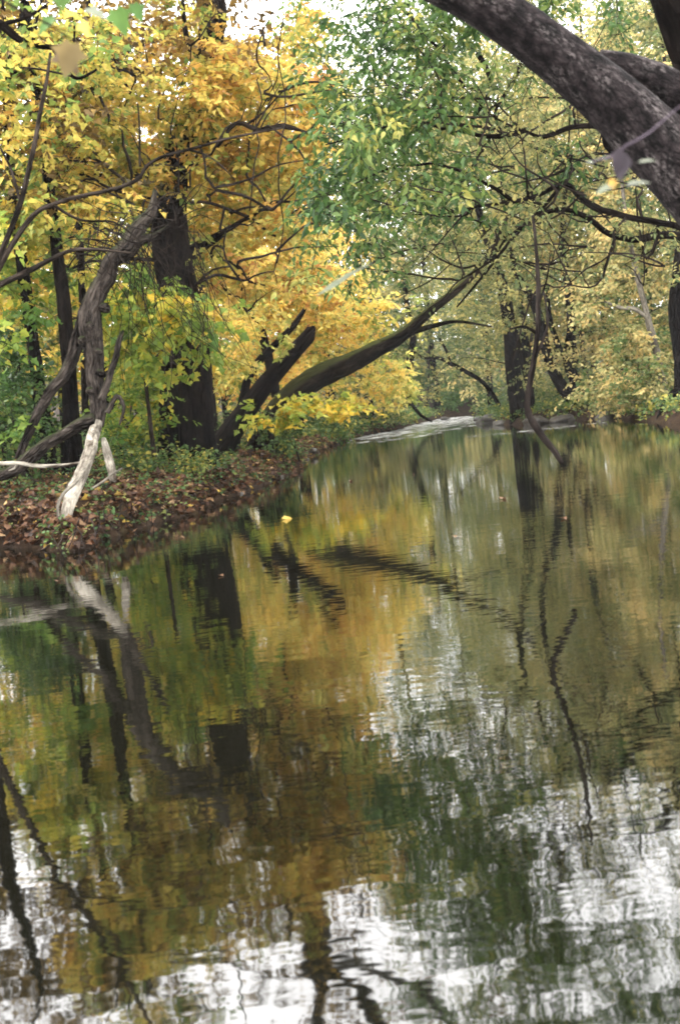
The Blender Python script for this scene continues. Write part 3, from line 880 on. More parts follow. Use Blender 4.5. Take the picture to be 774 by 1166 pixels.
# ------------------------------------------------------------------ right bank
Dg = 15.0
gbase = np.array([9.2, 15.5, .5])
g_trunk = [gbase, np.array([8.6, 15.4, 2.2]), np.array([7.6, 15.2, 4.0]), np.array([6.4, 15., 5.6]), np.array([5.2, 15., 7.0])]
g_limbs = [
    (PP([(880, 330), (800, 275, 15), (771, 260), (725, 250), (684, 240), (660, 222), (644, 207), (612, 222), (584, 230), (549, 235), (500, 244), (455, 243)], Dg), [px(w_, Dg) for w_ in (13, 9, 8, 7.5, 7, 6, 5.5, 5, 4, 3, 2, 1.5)]),
    (PP([(860, 270), (790, 215), (740, 190), (694, 172), (684, 146), (649, 146), (619, 156), (598, 148), (560, 132), (528, 100)], Dg - 1), [px(w_, Dg) for w_ in (12, 10, 9, 8, 6.5, 6, 5, 3, 2, 1.5)]),
    (PP([(644, 207), (622, 232), (599, 252), (575, 272), (549, 302), (528, 318), (500, 345), (470, 372)], Dg), [px(w_, Dg) for w_ in (5, 4, 4, 3, 2.5, 2, 1.5, 1)]),
    (PP([(840, 300), (774, 270), (700, 268), (650, 240), (600, 255), (560, 300), (520, 350)], Dg + .8), [px(w_, Dg) for w_ in (12, 10, 8, 6, 5, 4, 2)]),
    (PP([(544, 60), (555, 90), (548, 120), (535, 140)], Dg + 1), [px(w_, Dg) for w_ in (7, 6, 5, 3)]),
    (PP([(592, 75), (575, 105), (563, 130)], Dg + 1), [px(w_, Dg) for w_ in (6, 5, 3)]),
    (PP([(598, 148), (560, 155), (520, 150), (470, 140), (420, 150), (370, 165)], Dg - .5), [px(w_, Dg) for w_ in (6, 5, 4, 3, 2.5, 1.5)]),
    (PP([(584, 230), (540, 200), (490, 185), (440, 195), (390, 215)], Dg - .3), [px(w_, Dg) for w_ in (5, 4, 3, 2.5, 1.5)]),
    (PP([(528, 100), (500, 60), (470, 20), (440, -20)], Dg - .5), [px(w_, Dg) for w_ in (4, 3, 3, 2)]),
]
g_limbs[0][0].insert(0, g_trunk[1]); g_limbs[0][1].insert(0, .10)
g_limbs[1][0].insert(0, g_trunk[2]); g_limbs[1][1].insert(0, .09)
g_limbs[3][0].insert(0, g_trunk[1]); g_limbs[3][1].insert(0, .08)
for k in range(70):
    x, y = rng.uniform(500, 790), rng.uniform(110, 330)
    D = rng.uniform(13.6, 17.5); an = rng.normal(math.pi * .92, .75); L = rng.uniform(50, 130)
    e = (x + L * math.cos(an), y - L * math.sin(an) * .8)
    g_limbs.append((PP([(x, y), ((x + e[0]) / 2 + rng.normal(0, 9), (y + e[1]) / 2 + rng.normal(0, 9)), e], D), [px(rng.uniform(1.6, 3.4), Dg), px(1.8, Dg), px(.9, Dg)]))
tree('green_tree', 'tree with drooping green leaves and dark tangled limbs reaching in from the right bank', 'tree',
     [(g_trunk, [.2, .17, .15, .12, .08])] + g_limbs[:9], 'bark_dark',
     [spec(np.concatenate([region(355, 95, 500, 250, 12.5, 17.5, 62), region(340, 60, 430, 200, 13.5, 17, 14), region(350, 240, 450, 320, 13.5, 17, 9), region(420, 10, 540, 120, 13.5, 17, 26), region(480, 100, 580, 260, 13.5, 17, 14), region(350, -30, 520, 70, 14, 19, 26)]), .5, 6, 7, .118, 'green', 'lance', hang=.7, droop=.5, lo=.05, hi=.9, flat=.3),
      spec(np.concatenate([region(470, 60, 640, 330, 13.5, 18, 46), region(560, 60, 800, 320, 13.5, 18, 50), region(590, -30, 790, 90, 15, 20, 24)]), .5, 5, 7, .085, 'olive', 'lance', hang=.6, droop=.35, lo=.2, hi=.9),
      spec(np.concatenate([region(430, 900, 560, 1000, 13.5, 18, 10, PR), region(560, 1060, 800, 1240, 13, 18, 118, PR), region(440, 1130, 640, 1240, 14, 18, 16, PR), region(480, 860, 800, 1040, 14, 18, 30, PR)]), .45, 7, 8, .11, 'green', 'lance', hang=.6, droop=.35, lo=.1, hi=.9)],
     seg=8, rough=.07, k_len=.006, rmax=.03, wig=.02, base=gbase, branch_extra=g_limbs[9:])
Ds = 9.6
tree('dead_branch', 'dark crooked dead branch hanging down to just above the water', 'branch',
     [(PP([(606, 245), (610, 280), (612, 320), (612, 352), (611, 380), (607, 415), (601, 446), (600, 464), (606, 480), (620, 500), (632, 515), (640, 528)], Ds), [px(w_, Ds) for w_ in (3, 4, 5.5, 6, 6, 6.5, 7, 8.5, 8, 8, 7.5, 6)]),
      (PP([(612, 350), (622, 318), (626, 290)], Ds), [px(w_, Ds) for w_ in (3, 2, 1)]),
      (PP([(611, 380), (596, 372), (580, 375)], Ds), [px(w_, Ds) for w_ in (4, 3, 2)]),
      (PP([(605, 415), (622, 372), (618, 330)], Ds), [px(w_, Ds) for w_ in (4, 3, 2)])], 'wetwood', [], seg=10, rough=.12, wig=.003)

# the close leaning trunk across the top right
Dn = 5.2
near_main = [np.array([4.9, 5.4, .1]), np.array([4.2, 5.4, .8])] + PP([(905, 345), (850, 278), (800, 218), (740, 157), (690, 109), (640, 68), (588, 29), (538, -2), (500, -20), (460, -38)], Dn)
near_rad = [.30, .25] + [px(w_, Dn) for w_ in (100, 92, 84, 73, 63, 57, 53, 49, 46, 42)]
near_fork = PP([(905, 300), (850, 215), (800, 135), (760, 105), (728, 84), (700, 74), (680, 78)], Dn + .35)
tree('near_tree', 'close grey scaly trunk slanting across the top right corner', 'tree',
     [(near_main, near_rad), (PP([(930, 185), (850, 150), (790, 116), (745, 93), (712, 78), (680, 66)], Dn + .14), [px(w_, Dn) for w_ in (54, 50, 46, 42, 34, 18)])], 'bark_near', [], seg=64, rough=.028, trunk_step=.03)
Dc = 7.5
tree('corner_tree', 'dark trunk cutting the extreme top right corner', 'tree',
     [([np.array([5.9, 7.6, .3]), np.array([4.6, 7.6, 2.])] + PP([(830, 160), (795, 80), (773, 20), (750, -40), (735, -90)], Dc), [.16, .14, px(46, Dc), px(44, Dc), px(42, Dc), px(38, Dc), px(34, Dc)])], 'bark_dark', [], seg=16)


# single close leaves, out of focus
def close_leaf(name, label, cat, c, ax, nr, size, mat, rnd, shape='maple', stem=None):
    root = thing(name, label, cat, c)
    lv = Leaves(shape)
    lv.add(np.array([c]), np.array([ax], float), np.array([nr], float), np.array([size]), np.array([rnd]))
    lv.build('blade', M[mat], root)
    if stem is not None:
        w_ = Wood(); w_.tube(stem, [.0014, .0012, .0009][:len(stem)], 6, .02, 0); w_.build('stalk', M['twig'], root)
    return root


M['dryleaf'] = leaf_mat('dry curled leaf', [(0, (.14, .10, .07)), (1, (.28, .21, .07))], .4)
M['deadleaf'] = leaf_mat('shrivelled leaf', [(0, (.05, .04, .05)), (1, (.10, .08, .09))], .2)
M['palegreen'] = leaf_mat('pale green leaf', [(0, (.20, .23, .15)), (1, (.30, .32, .25))], .5)
M['brightgreen'] = leaf_mat('fresh green leaf', [(0, (.055, .13, .03)), (1, (.11, .20, .045))], .4)
M['purplewood'] = bark_mat('purple grey twig', (.05, .04, .05), (.16, .13, .16), None, 2, .002)

tw_root = thing('leafy_twig', 'out-of-focus twig with dry brown leaf and green leaves at the top left', 'twig', P(70, 40, 2.2))
w = Wood()
w.tube(PP([(-30, -20), (20, 10), (60, 30), (84, 46), (110, 50), (160, 60)], 2.4), [.003, .0028, .0025, .002, .0015, .001], 6, .02, .05)
w.build('stem', M['twig'], tw_root)
for (x, y, D, ax, nr, s, mt, rn) in [(82, 50, 2.2, (-.35, 0, -1), (.3, -1, .2), .062, 'dryleaf', .6), (72, 52, 2.22, (.35, .1, -1), (-.3, -1, .1), .058, 'dryleaf', .1),
                                    (62, 22, 2.6, (-.7, 0, -.5), (0, -.7, .7), .05, 'brightgreen', .5), (70, 8, 2.6, (.1, 0, .8), (.3, -.8, .5), .04, 'brightgreen', .9),
                                    (132, 12, 3.2, (.3, 0, -1), (0, -1, .5), .07, 'brightgreen', .8), (152, 5, 3.2, (.3, 0, -.8), (.2, -1, .5), .05, 'brightgreen', .3),
                                    (92, 26, 2.8, (.3, 0, -.6), (0, -1, .3), .035, 'gold', .6), (98, 14, 2.7, (1, 0, -.3), (0, -.5, .8), .05, 'palegreen', .6)]:
    lv = Leaves('maple'); lv.add(np.array([P(x, y, D)]), np.array([ax], float), np.array([nr], float), np.array([s]), np.array([rn]))
    lv.build('leaf', M[mt], tw_root)

rt = thing('leafy_twig', 'out-of-focus twig with pale leaves hanging before the near grey trunk', 'twig', P(705, 185, 2.0))
w = Wood()
w.tube(PP([(790, 110), (765, 128), (740, 150), (720, 162), (706, 172), (700, 200)], 2.05), [.0012, .0012, .0014, .002, .003, .0015], 7, .02, .1)
w.tube(PP([(706, 176), (690, 180), (672, 184)], 2.05), [.003, .003, .001], 6, .02, .1)
w.build('stem', M['purplewood'], rt)
for (x, y, ax, nr, s, mt, rn, shp) in [(712, 212, (1, 0, .12), (0, -.35, 1), .042, 'palegreen', .9, 'oval'), (726, 185, (.9, 0, .05), (0, -.4, 1), .03, 'palegreen', .6, 'oval'),
                                      (700, 210, (-.9, 0, -.3), (0, -.5, 1), .036, 'palegreen', .3, 'oval'), (676, 186, (-.8, .2, .3), (0, -.4, 1), .016, 'palegreen', .8, 'oval'),
                                      (694, 203, (.3, 0, -1), (0, -1, .2), .02, 'gold', .9, 'oval'), (704, 168, (-.2, 0, -1), (.4, -1, .1), .042, 'deadleaf', .2, 'oval'), (712, 174, (-.35, .1, -1), (-.6, -1, .1), .045, 'deadleaf', .1, 'oval')]:
    lv = Leaves(shp); lv.add(np.array([P(x, y, 2.0)]), np.array([ax], float), np.array([nr], float), np.array([s]), np.array([rn]))
    lv.build('leaf', M[mt], rt)

close_leaf('dry_blade', 'pale dry willow-like blade hanging blurred before the golden leaves', 'leaf', P(360, 337, 3.0), RM @ np.array([.75, .48, 0]), (.2, -1, .6), .17, 'palegreen', .3, 'blade',
           [P(419, 305, 3.0), P(440, 284, 3.0), P(470, 240, 3.0)])

# hanging vines
for (x, y0, y1, lab) in [(323, 20, 300, 'long thin vine hanging straight down before golden leaves'), (293, 90, 240, 'shorter vine hanging in loops before the golden leaves')]:
    v = thing('hanging_vine', lab, 'vine', P(x, y0, 20))
    w = Wood(); pts = [P(x + rng.normal(0, 3) - 6 * k / 6, y0 + (y1 - y0) * k / 6, 20) for k in range(7)]
    w.tube(pts, [.012] * 7, 5, .1, .1, .02); w.build('stem', M['twig'], v)

# trees of the right bank
r1 = [(PP([(592, 486), (590, 470), (586, 440), (583, 415), (579, 370), (572, 330), (560, 290), (545, 240), (540, 180)], 49), [px(w_, 49) for w_ in (34, 22, 19, 18, 15, 13, 9, 7, 3)]),
      (PP([(600, 480), (604, 450), (592, 400), (586, 370)], 48.6), [px(w_, 49) for w_ in (9, 8, 7, 4)])]
tree('bank_tree', 'dark ivy-wrapped trunk by the far river bend', 'tree', r1, 'bark_dark',
     [spec(np.concatenate([region(520, 250, 620, 420, 46, 53, 50), region(480, 120, 640, 300, 46, 55, 60)]), 1.1, 9, 8, .17, 'olive', 'oval', lo=.3, hi=1)], seg=14)
r2 = [(PP([(664, 482), (658, 468), (652, 455), (640, 441), (628, 420), (620, 395), (614, 365), (603, 335), (588, 312), (575, 260), (570, 180)], 47), [px(w_, 47) for w_ in (26, 20, 17, 15, 13, 12, 11, 10, 8, 6, 3)]),
      (PP([(664, 480), (656, 440), (646, 410), (650, 370), (646, 330), (640, 280), (645, 200)], 47.4), [px(w_, 47) for w_ in (14, 12, 11, 10, 9, 8, 3)]),
      (PP([(640, 405), (632, 385), (625, 360), (622, 320)], 47.2), [px(w_, 47) for w_ in (8, 7, 6, 3)])]
tree('bank_tree', 'forked curving dark trunk at the right bank', 'tree', r2, 'bark_dark',
     [spec(np.concatenate([region(600, 260, 720, 420, 44, 51, 60), region(580, 100, 760, 300, 45, 52, 70), region(420, 0, 620, 200, 42, 54, 120), region(600, -20, 820, 160, 40, 52, 110)]), 1.0, 8, 7, .16, 'paleyellow', 'oval', lo=.1, hi=1)], seg=14)
r3 = [(PP([(762, 470), (755, 440), (748, 405), (740, 375), (734, 350), (724, 310), (712, 250), (705, 170)], 38), [px(w_, 38) for w_ in (11, 9, 8, 8, 7, 6, 5, 3)]),
      (PP([(737, 362), (722, 352), (704, 350), (690, 344)], 38), [px(w_, 38) for w_ in (5, 5, 4, 2)])]
tree('bank_tree', 'slender pale stem leaning left above the bushes on the right bank', 'tree', r3, 'bark_pale',
     [spec(np.concatenate([region(650, 240, 790, 360, 36, 41, 45), region(640, 60, 800, 260, 36, 42, 40)]), .8, 8, 8, .15, 'paleyellow', 'oval', lo=.2, hi=1)], seg=10)
r4 = [(PP([(790, 505), (784, 480), (778, 450), (776, 400), (770, 350), (774, 300), (780, 200)], 35), [px(w_, 35) for w_ in (30, 24, 20, 18, 18, 15, 10)]),
      (PP([(780, 440), (762, 452), (752, 470), (748, 482)], 34.5), [px(w_, 35) for w_ in (10, 8, 7, 5)]),
      (PP([(785, 455), (770, 468), (764, 484)], 34.5), [px(w_, 35) for w_ in (8, 7, 4)])]
tree('bank_tree', 'dark trunk with bare roots at the right picture edge', 'tree', r4, 'bark_dark',
     [spec(np.concatenate([region(740, 120, 860, 330, 33, 38, 40)]), .9, 8, 8, .15, 'olive', 'oval', lo=.2, hi=.9)], seg=14)
w = Wood()
tree('bank_tree', 'thin arching stem bending left near the far river bend', 'tree',
     [(PP([(572, 470), (560, 448), (545, 432), (520, 418), (500, 408), (484, 408), (470, 400)], 60), [px(w_, 60) for w_ in (5, 5, 5, 5, 4, 3, 2)]),
      (PP([(512, 414), (508, 400), (500, 385)], 60), [px(w_, 60) for w_ in (4, 3, 2)])], 'bark_dark', [spec(region(440, 350, 560, 440, 58, 66, 12), 1.0, 6, 7, .18, 'olive', 'oval')], seg=8)
tree('bank_tree', 'dark trunk on the left bank beyond the leaning tree', 'tree',
     [(PP([(462, 462), (463, 440), (465, 420), (468, 400), (470, 380), (462, 340), (458, 280)], 62), [px(w_, 62) for w_ in (12, 9, 8, 8, 7, 6, 3)]),
      (PP([(465, 455), (478, 472), (492, 480)], 60), [px(w_, 62) for w_ in (4, 4, 2)])], 'bark_dark', [spec(np.concatenate([region(410, 300, 530, 450, 58, 70, 50), region(400, 180, 540, 330, 60, 70, 50)]), 1.3, 8, 8, .2, 'olive', 'oval', lo=.1, hi=.8)], seg=10)


# ------------------------------------------------------------------ shrubs
def shrub(name, label, px0, D, C, R, nsp, k, size, mat, shape, lo=.1, hi=.9, n_st=7, group=None):
    root_p = P(px0[0], px0[1], D); root_p[2] = float(ground(root_p[0], root_p[1]))
    root = thing(name, label, 'shrub', root_p, group)
    wd, sk_ = Wood(), Skeleton()
    for s in range(n_st):
        c = C[rng.integers(len(C))]
        a = root_p + np.array([rng.normal(0, .25), rng.normal(0, .25), -.05])
        p, r = wd.tube([a, a * .55 + c * .45 + np.array([0, 0, .2]), c], [.03, .02, .008], 5, .2, .05); sk_.add(p, r)
    connect(sk_, wd, C, r_tip=.006, k_len=.006)
    lv = Leaves(shape)
    clump_sprays(lv, wd, C, rng.uniform(.7, 1.2, len(C)) * R, nsp, k, size, .6, rnd_lo=lo, rnd_hi=hi, droop=.3)
    wd.build('stems', M['twig'], root); lv.build('foliage', M[mat], root)
    return root


shrub('shrub', 'broad yellow-green bush sloping over the right bank', (735, 470), 40, np.concatenate([region(690, 385, 800, 452, 36, 42, 60), region(700, 360, 800, 400, 38, 43, 26), region(660, 420, 720, 455, 38, 43, 18)]), .7, 10, 9, .15, 'paleyellow', 'oval', 0, .9)
shrub('shrub', 'low dark green bush at the far end of the river', (528, 466), 100, region(500, 440, 560, 468, 92, 105, 30), 1.2, 10, 8, .26, 'bush', 'oval', 0, .7)
shrub('shrub', 'leafy bush of pale yellow leaves beyond the leaning tree', (415, 480), 66, np.concatenate([region(385, 430, 462, 472, 60, 72, 44), region(380, 400, 450, 445, 60, 72, 24)]), 1.0, 9, 8, .16, 'paleyellow', 'oval', .1, .8)
shrub('shrub', 'low green bush at the water edge beyond the leaning trunks', (385, 496), 54, np.concatenate([region(350, 462, 392, 496, 48, 55, 24), region(390, 465, 440, 485, 62, 68, 22)]), .6, 9, 8, .15, 'bush', 'oval', .1, .8)
shrub('shrub', 'blue-green bush at the left picture edge behind the twisted tree', (20, 500), 19, np.concatenate([region(-40, 440, 65, 505, 17.5, 21, 34), region(-40, 380, 50, 450, 19, 22, 22)]), .45, 9, 8, .10, 'green', 'oval', 0, .7)
shrub('shrub', 'green and yellow bush between the twisted tree and the old trunk', (150, 510), 23, np.concatenate([region(125, 430, 190, 510, 21.5, 25, 34), region(120, 380, 180, 440, 22, 26, 20)]), .5, 9, 8, .12, 'limegreen', 'oval', 0, .6)
shrub('shrub', 'small green bush at the foot of the leaning trunks', (312, 508), 27.5, region(290, 478, 340, 512, 26, 28.6, 20), .35, 8, 7, .09, 'bush', 'oval', .1, .8)
shrub('shrub', 'olive bush behind the forked trunk on the right bank', (640, 470), 55, np.concatenate([region(600, 420, 700, 475, 50, 58, 40)]), .9, 9, 8, .17, 'olive', 'oval', 0, .8)

# ------------------------------------------------------------------ background trees
def wood_tree(name, label, x, D, h, spread, crown_lo, mat, lo, hi, leaf, n, r=.16, group=None, nsp=9, lean=0.0):
    b = P(x, 480, D); b[2] = float(ground(b[0], b[1])) - .1
    top = b + np.array([lean * h + rng.normal(0, .4), rng.normal(0, .4), h])
    mid = [b + (top - b) * t + np.array([rng.normal(0, .12), rng.normal(0, .12), 0]) for t in (.25, .5, .75)]
    tr = [([b] + mid + [top], [r * 1.5, r, r * .8, r * .5, r * .15])]
    c = b + (top - b) * ((1 + crown_lo) / 2)
    C = ellipsoid(c, (spread, spread, h * (1 - crown_lo) / 2 + .6), n)
    return tree(name, label, 'tree', tr, 'bark_dark', [spec(C, spread * .34, nsp, 8, leaf, mat, 'oval', lo=lo, hi=hi, flat=.6)], group=group, seg=8)


bg = [  # left bank, behind
    (-60, 30, 11, 2.6, .15, 'yellow', 0, .7, 'yellow woodland tree half cut off by the left picture edge'),
    (20, 34, 12, 2.8, .2, 'olive', .2, 1, 'olive woodland tree behind the slim left-leaning maple'),
    (75, 38, 13, 3.0, .1, 'yellow', .1, .8, 'yellow woodland tree behind the twisted tree'),
    (130, 33, 12, 2.8, .1, 'limegreen', .1, .9, 'yellow-green woodland tree filling the gap between twisted tree and old trunk'),
    (190, 40, 14, 3.2, .1, 'yellow', .2, .9, 'yellow woodland tree directly behind the thick old trunk'),
    (240, 36, 12, 3.0, .1, 'yellow', .1, .9, 'yellow woodland tree just right of the thick old trunk'),
    (290, 42, 14.5, 3.3, .1, 'gold', .1, .8, 'golden woodland tree behind the leaning trunks'),
    (340, 47, 15.5, 3.4, .1, 'yellow', .2, .9, 'yellow woodland tree behind the mossy leaning trunk'),
    (380, 55, 17.5, 3.6, .1, 'paleyellow', .1, .8, 'pale yellow woodland tree above the drooping golden leaves'),
    (420, 64, 19, 4, .1, 'olive', .2, .9, 'olive woodland tree on the left bank before the river bend'),
    (40, 50, 15, 3.5, .15, 'olive', .1, .9, 'far olive tree deep in the wood at far left'),
    (150, 55, 16, 3.6, .15, 'paleyellow', .1, .8, 'far pale tree deep in the wood behind the old trunk'),
    (260, 60, 18, 3.8, .1, 'olive', .1, .9, 'far olive tree deep in the wood behind the golden crown'),
    # right bank
    (500, 95, 24, 5, .05, 'olive', .1, .8, 'hazy tall olive tree at the end of the river'),
    (560, 80, 22, 4.6, .1, 'paleyellow', 0, .8, 'hazy pale tree behind the ivy-wrapped trunk'),
    (610, 62, 17, 3.8, .1, 'olive', .2, 1, 'olive woodland tree behind the hanging dead branch'),
    (660, 56, 15, 3.5, .1, 'paleyellow', 0, .8, 'pale yellow woodland tree behind the forked trunk'),
    (700, 50, 13.5, 3.2, .1, 'olive', .2, 1, 'olive woodland tree between the forked trunk and the pale stem'),
    (750, 46, 12, 3.2, .1, 'paleyellow', .1, .9, 'pale yellow woodland tree behind the broad bush'),
    (810, 42, 12, 3.2, .1, 'olive', .1, .9, 'olive woodland tree half cut off by the right picture edge'),
    (640, 75, 20, 4.4, .1, 'olive', .2, 1, 'far olive tree rising behind the forked trunk'),
    (720, 66, 17, 4, .1, 'paleyellow', 0, .7, 'far pale tree rising behind the slender pale stem'),
    (790, 60, 16, 4, .1, 'olive', .2, 1, 'far olive tree rising behind the broad bush'),
    (870, 50, 13, 3.5, .1, 'paleyellow', .1, .9, 'pale yellow tree just outside the right picture edge')]
for (x, D, h, sp, cl, mt, lo, hi, lab) in bg:
    if x < 350: h *= .74
    elif x > 450 and D < 70: h = .335 * D
    wood_tree('woodland_tree', lab, x, D, h, sp, cl, mt, lo, hi, .15 + D * .0016, int((46 + D * .5) * (1.5 if x > 450 else 1)), .10 + .0012 * D, 'trees of the wood behind both banks')

# far-off wood and undergrowth as masses
lv, wd = Leaves('rhomb'), Wood()
C = np.concatenate([region(330, 250, 620, 470, 95, 150, 260), region(370, 320, 640, 450, 95, 140, 170), region(370, 120, 640, 330, 100, 150, 150), region(-60, 330, 420, 470, 60, 90, 140), region(560, 300, 860, 450, 70, 100, 140), region(380, 60, 620, 300, 110, 160, 120)])
clump_sprays(lv, wd, C, rng.uniform(1.4, 2.6, len(C)), 14, 8, .34, .7, rnd_lo=0, rnd_hi=.8, twig=.01)
o = lv.build('far_woods', M['olive']); tag(o, 'hazy olive wood closing the view beyond the river bend', 'woods', kind='stuff')
w = Wood()
for k in range(110):
    x = rng.uniform(-60, 850); D = rng.uniform(60, 120)
    b = P(x, 480, D); 
    if river_sd(b[0:1], b[1:2])[0] < 1: continue
    b[2] = float(ground(b[0], b[1])) - .2
    h = rng.uniform(7, 16); t = b + np.array([rng.normal(0, 1.2), 0, h])
    w.tube([b, (b + t) / 2 + rng.normal(0, .25, 3), t], [rng.uniform(.08, .22), .09, .03], 6, .6, .05)
o = w.build('far_trunks', M['bark']); tag(o, 'mass of thin grey trunks in the far wood', 'woods', kind='stuff')

# undergrowth: seedlings, brambles and herbs
def on_ground(n, x0, x1, y0, y1, dmin, dmax):
    x = rng.uniform(x0, x1, n); y = rng.uniform(y0, y1, n)
    d = river_sd(x, y); k = (d > dmin) & (d < dmax)
    x, y = x[k], y[k]
    z = ground(x, y)
    return np.stack([x, y, z], -1)[z > .004]


lv, wd = Leaves('oval'), Wood()
b = on_ground(5200, -16, 8, 15, 45, 1.8, 14)
b = b[wob(b[:, 0], b[:, 1], .8, 3.) > -.35]
d = rng.normal(0, .35, b.shape); d[:, 2] = 1
sprays(lv, wd, b, d, rng.uniform(.35, 1.1, len(b)), 8, .085, 0, .9, droop=.15, twig=.004)
c_ = P(214, 505, 21.2)
b = on_ground(420, c_[0] - 1.3, c_[0] + 2.2, 19.6, 22.2, .3, 14)
d = rng.normal(0, .4, b.shape); d[:, 2] = 1
sprays(lv, wd, b, d, rng.uniform(.2, .75, len(b)), 7, .08, 0, 1, droop=.25, twig=.003)
b = on_ground(2500, -40, 40, 40, 110, 1.0, 16)
d = rng.normal(0, .35, b.shape); d[:, 2] = 1
sprays(lv, wd, b, d, rng.uniform(.6, 1.9, len(b)), 9, .16, 0, .9, droop=.2, twig=.006)
b = on_ground(2600, -12, 22, 26, 80, .15, 2.6)
d = rng.normal(0, .5, b.shape); d[:, 2] = 1
sprays(lv, wd, b, d, rng.uniform(.25, .9, len(b)), 8, .11, 0, 1, droop=.35, twig=.004)
o = lv.build('undergrowth', M['bush']); tag(o, 'green undergrowth of seedlings and brambles covering both banks', 'undergrowth', kind='stuff')
o = wd.build('undergrowth_stems', M['twig']); tag(o, 'thin stems of the undergrowth on the banks', 'undergrowth', kind='stuff')

# low herbs along the left bank
def along(line, n, spread):
    ln = np.array(line); seg = rng.integers(0, len(ln) - 1, n)
    L = np.linalg.norm(np.diff(ln, axis=0), axis=1); seg = rng.choice(len(L), n, p=L / L.sum())
    p = ln[seg] + (ln[seg + 1] - ln[seg]) * rng.random((n, 1)) + rng.normal(0, spread, (n, 2))
    z = ground(p[:, 0], p[:, 1])
    return np.concatenate([p, z[:, None]], 1)[z > .004]


lv, wd = Leaves('oval'), Wood()
b = along(Rp + [(11.3, 28)], 3000, 1.2)
d = rng.normal(0, .6, b.shape); d[:, 2] = 1
sprays(lv, wd, b, d, rng.uniform(.2, .8, len(b)), 7, .12, 0, 1, droop=.4, twig=.004)
b = along(Lp[11:], 1400, 1.6)
d = rng.normal(0, .6, b.shape); d[:, 2] = 1
sprays(lv, wd, b, d, rng.uniform(.4, 1.3, len(b)), 8, .20, 0, 1, droop=.4, twig=.005)
o = lv.build('bank_plants', M['bush']); tag(o, 'low plants crowding the water edge of the right bank and the far left bank', 'undergrowth', kind='stuff')
lv = Leaves('oval')
b = along(Lp[2:14], 2600, .25)
b = b[wob(b[:, 0], b[:, 1], 1.7, 2.5) > -.1]
d = rng.normal(0, .8, b.shape); d[:, 2] = .8
sprays(lv, None, b, d, rng.uniform(.10, .34, len(b)), 6, .06, 0, 1, droop=.6)
o = lv.build('bank_herbs', M['herb']); tag(o, 'green herbs hanging over the lip of the left bank', 'ground cover', kind='stuff')

lv = Leaves('oval')
b = on_ground(15000, -9, 3, 12, 36, -.1, 5.5)
keep = (wob(b[:, 0], b[:, 1], 2.1, 9.) > .12) | (rng.random(len(b)) < .12)
b = b[keep]
d = rng.normal(0, .7, b.shape); d[:, 2] = 1
sprays(lv, None, b, d, rng.uniform(.10, .32, len(b)), 6, .06, 0, .9, droop=.3)
o = lv.build('ground_herbs', M['herb']); tag(o, 'small green herbs growing through the leaf litter', 'ground cover', kind='stuff')

# fallen leaves
lv = Leaves('maple')
b = np.concatenate([on_ground(34000, -9, 3, 11, 30, -.4, 6), on_ground(16000, -14, 24, 12, 70, -.4, 10)])
b = np.concatenate([b, along([(-7, 11)] + Lp[:14], 26000, .33)])
n = len(b); b[:, 2] += rng.uniform(.005, .05, n)
ax = rng.normal(0, 1, (n, 3)); ax[:, 2] *= .35
nr = rng.normal(0, .45, (n, 3)); nr[:, 2] += 1
lv.add(b, ax, nr, rng.uniform(.055, .12, n), np.clip(rng.normal(.48, .27, n), 0, 1))
o = lv.build('fallen_leaves', M['litter']); tag(o, 'brown and reddish-brown fallen leaves carpeting the left bank', 'leaf litter', kind='stuff')

# ------------------------------------------------------------------ small things at the water's edge
def rock(label, c, s, group):
    import bmesh
    bm = bmesh.new(); bmesh.ops.create_icosphere(bm, subdivisions=3, radius=1)
    ph = rng.uniform(0, 6, 6); sc = rng.uniform(.7, 1.3, 3) * np.array([1, 1, .6]) * s
    for v in bm.verts:
        n_ = v.co.copy()
        f = 1 + .22 * math.sin(3 * n_.x + ph[0]) * math.cos(2.5 * n_.y + ph[1]) + .14 * math.sin(5 * n_.z + ph[2] + 3 * n_.x) + .06 * math.sin(11 * n_.y + ph[3]) * math.sin(9 * n_.x + ph[4])
        v.co = Vector((n_.x * sc[0] * f, n_.y * sc[1] * f, n_.z * sc[2] * f))
    me = bpy.data.meshes.new('rock'); bm.to_mesh(me); bm.free()
    me.polygons.foreach_set('use_smooth', np.ones(len(me.polygons), bool))
    me.materials.append(M['rock'])
    o = bpy.data.objects.new('rock', me); COL.objects.link(o); o.location = [float(v) for v in c]
    o.rotation_euler = (0, 0, float(rng.uniform(0, 6)))
    tag(o, label, 'rock', group)


for (x, y, s) in [(346, 524, .22), (338, 530, .26), (330, 537, .22), (318, 544, .18), (305, 549, .2), (290, 556, .16), (270, 563, .2), (255, 569, .17), (236, 576, .14), (362, 512, .24), (215, 583, .13), (190, 592, .12), (382, 506, .25)]:
    c = G(x, y); c[2] = -.01; c[1] += .06; s *= rng.uniform(.3, .85)
    if rng.random() < .35: continue
    rock('dark wet stone at the foot of the left bank', c, s, 'wet stones along the left bank')
for (x, y, s) in [(560, 481, .5), (552, 479, .45), (570, 484, .4), (506, 478.5, .35), (610, 483, .4), (640, 480, .35), (690, 476, .35)]:
    c = G(x, y); c[2] = .03
    rock('dark stone on the shoal by the far right bank', c, s, 'stones by the far right bank')
c = G(357, 519); c[2] = .16
rock('pale stone on the corner of the left bank', c, .15, None)

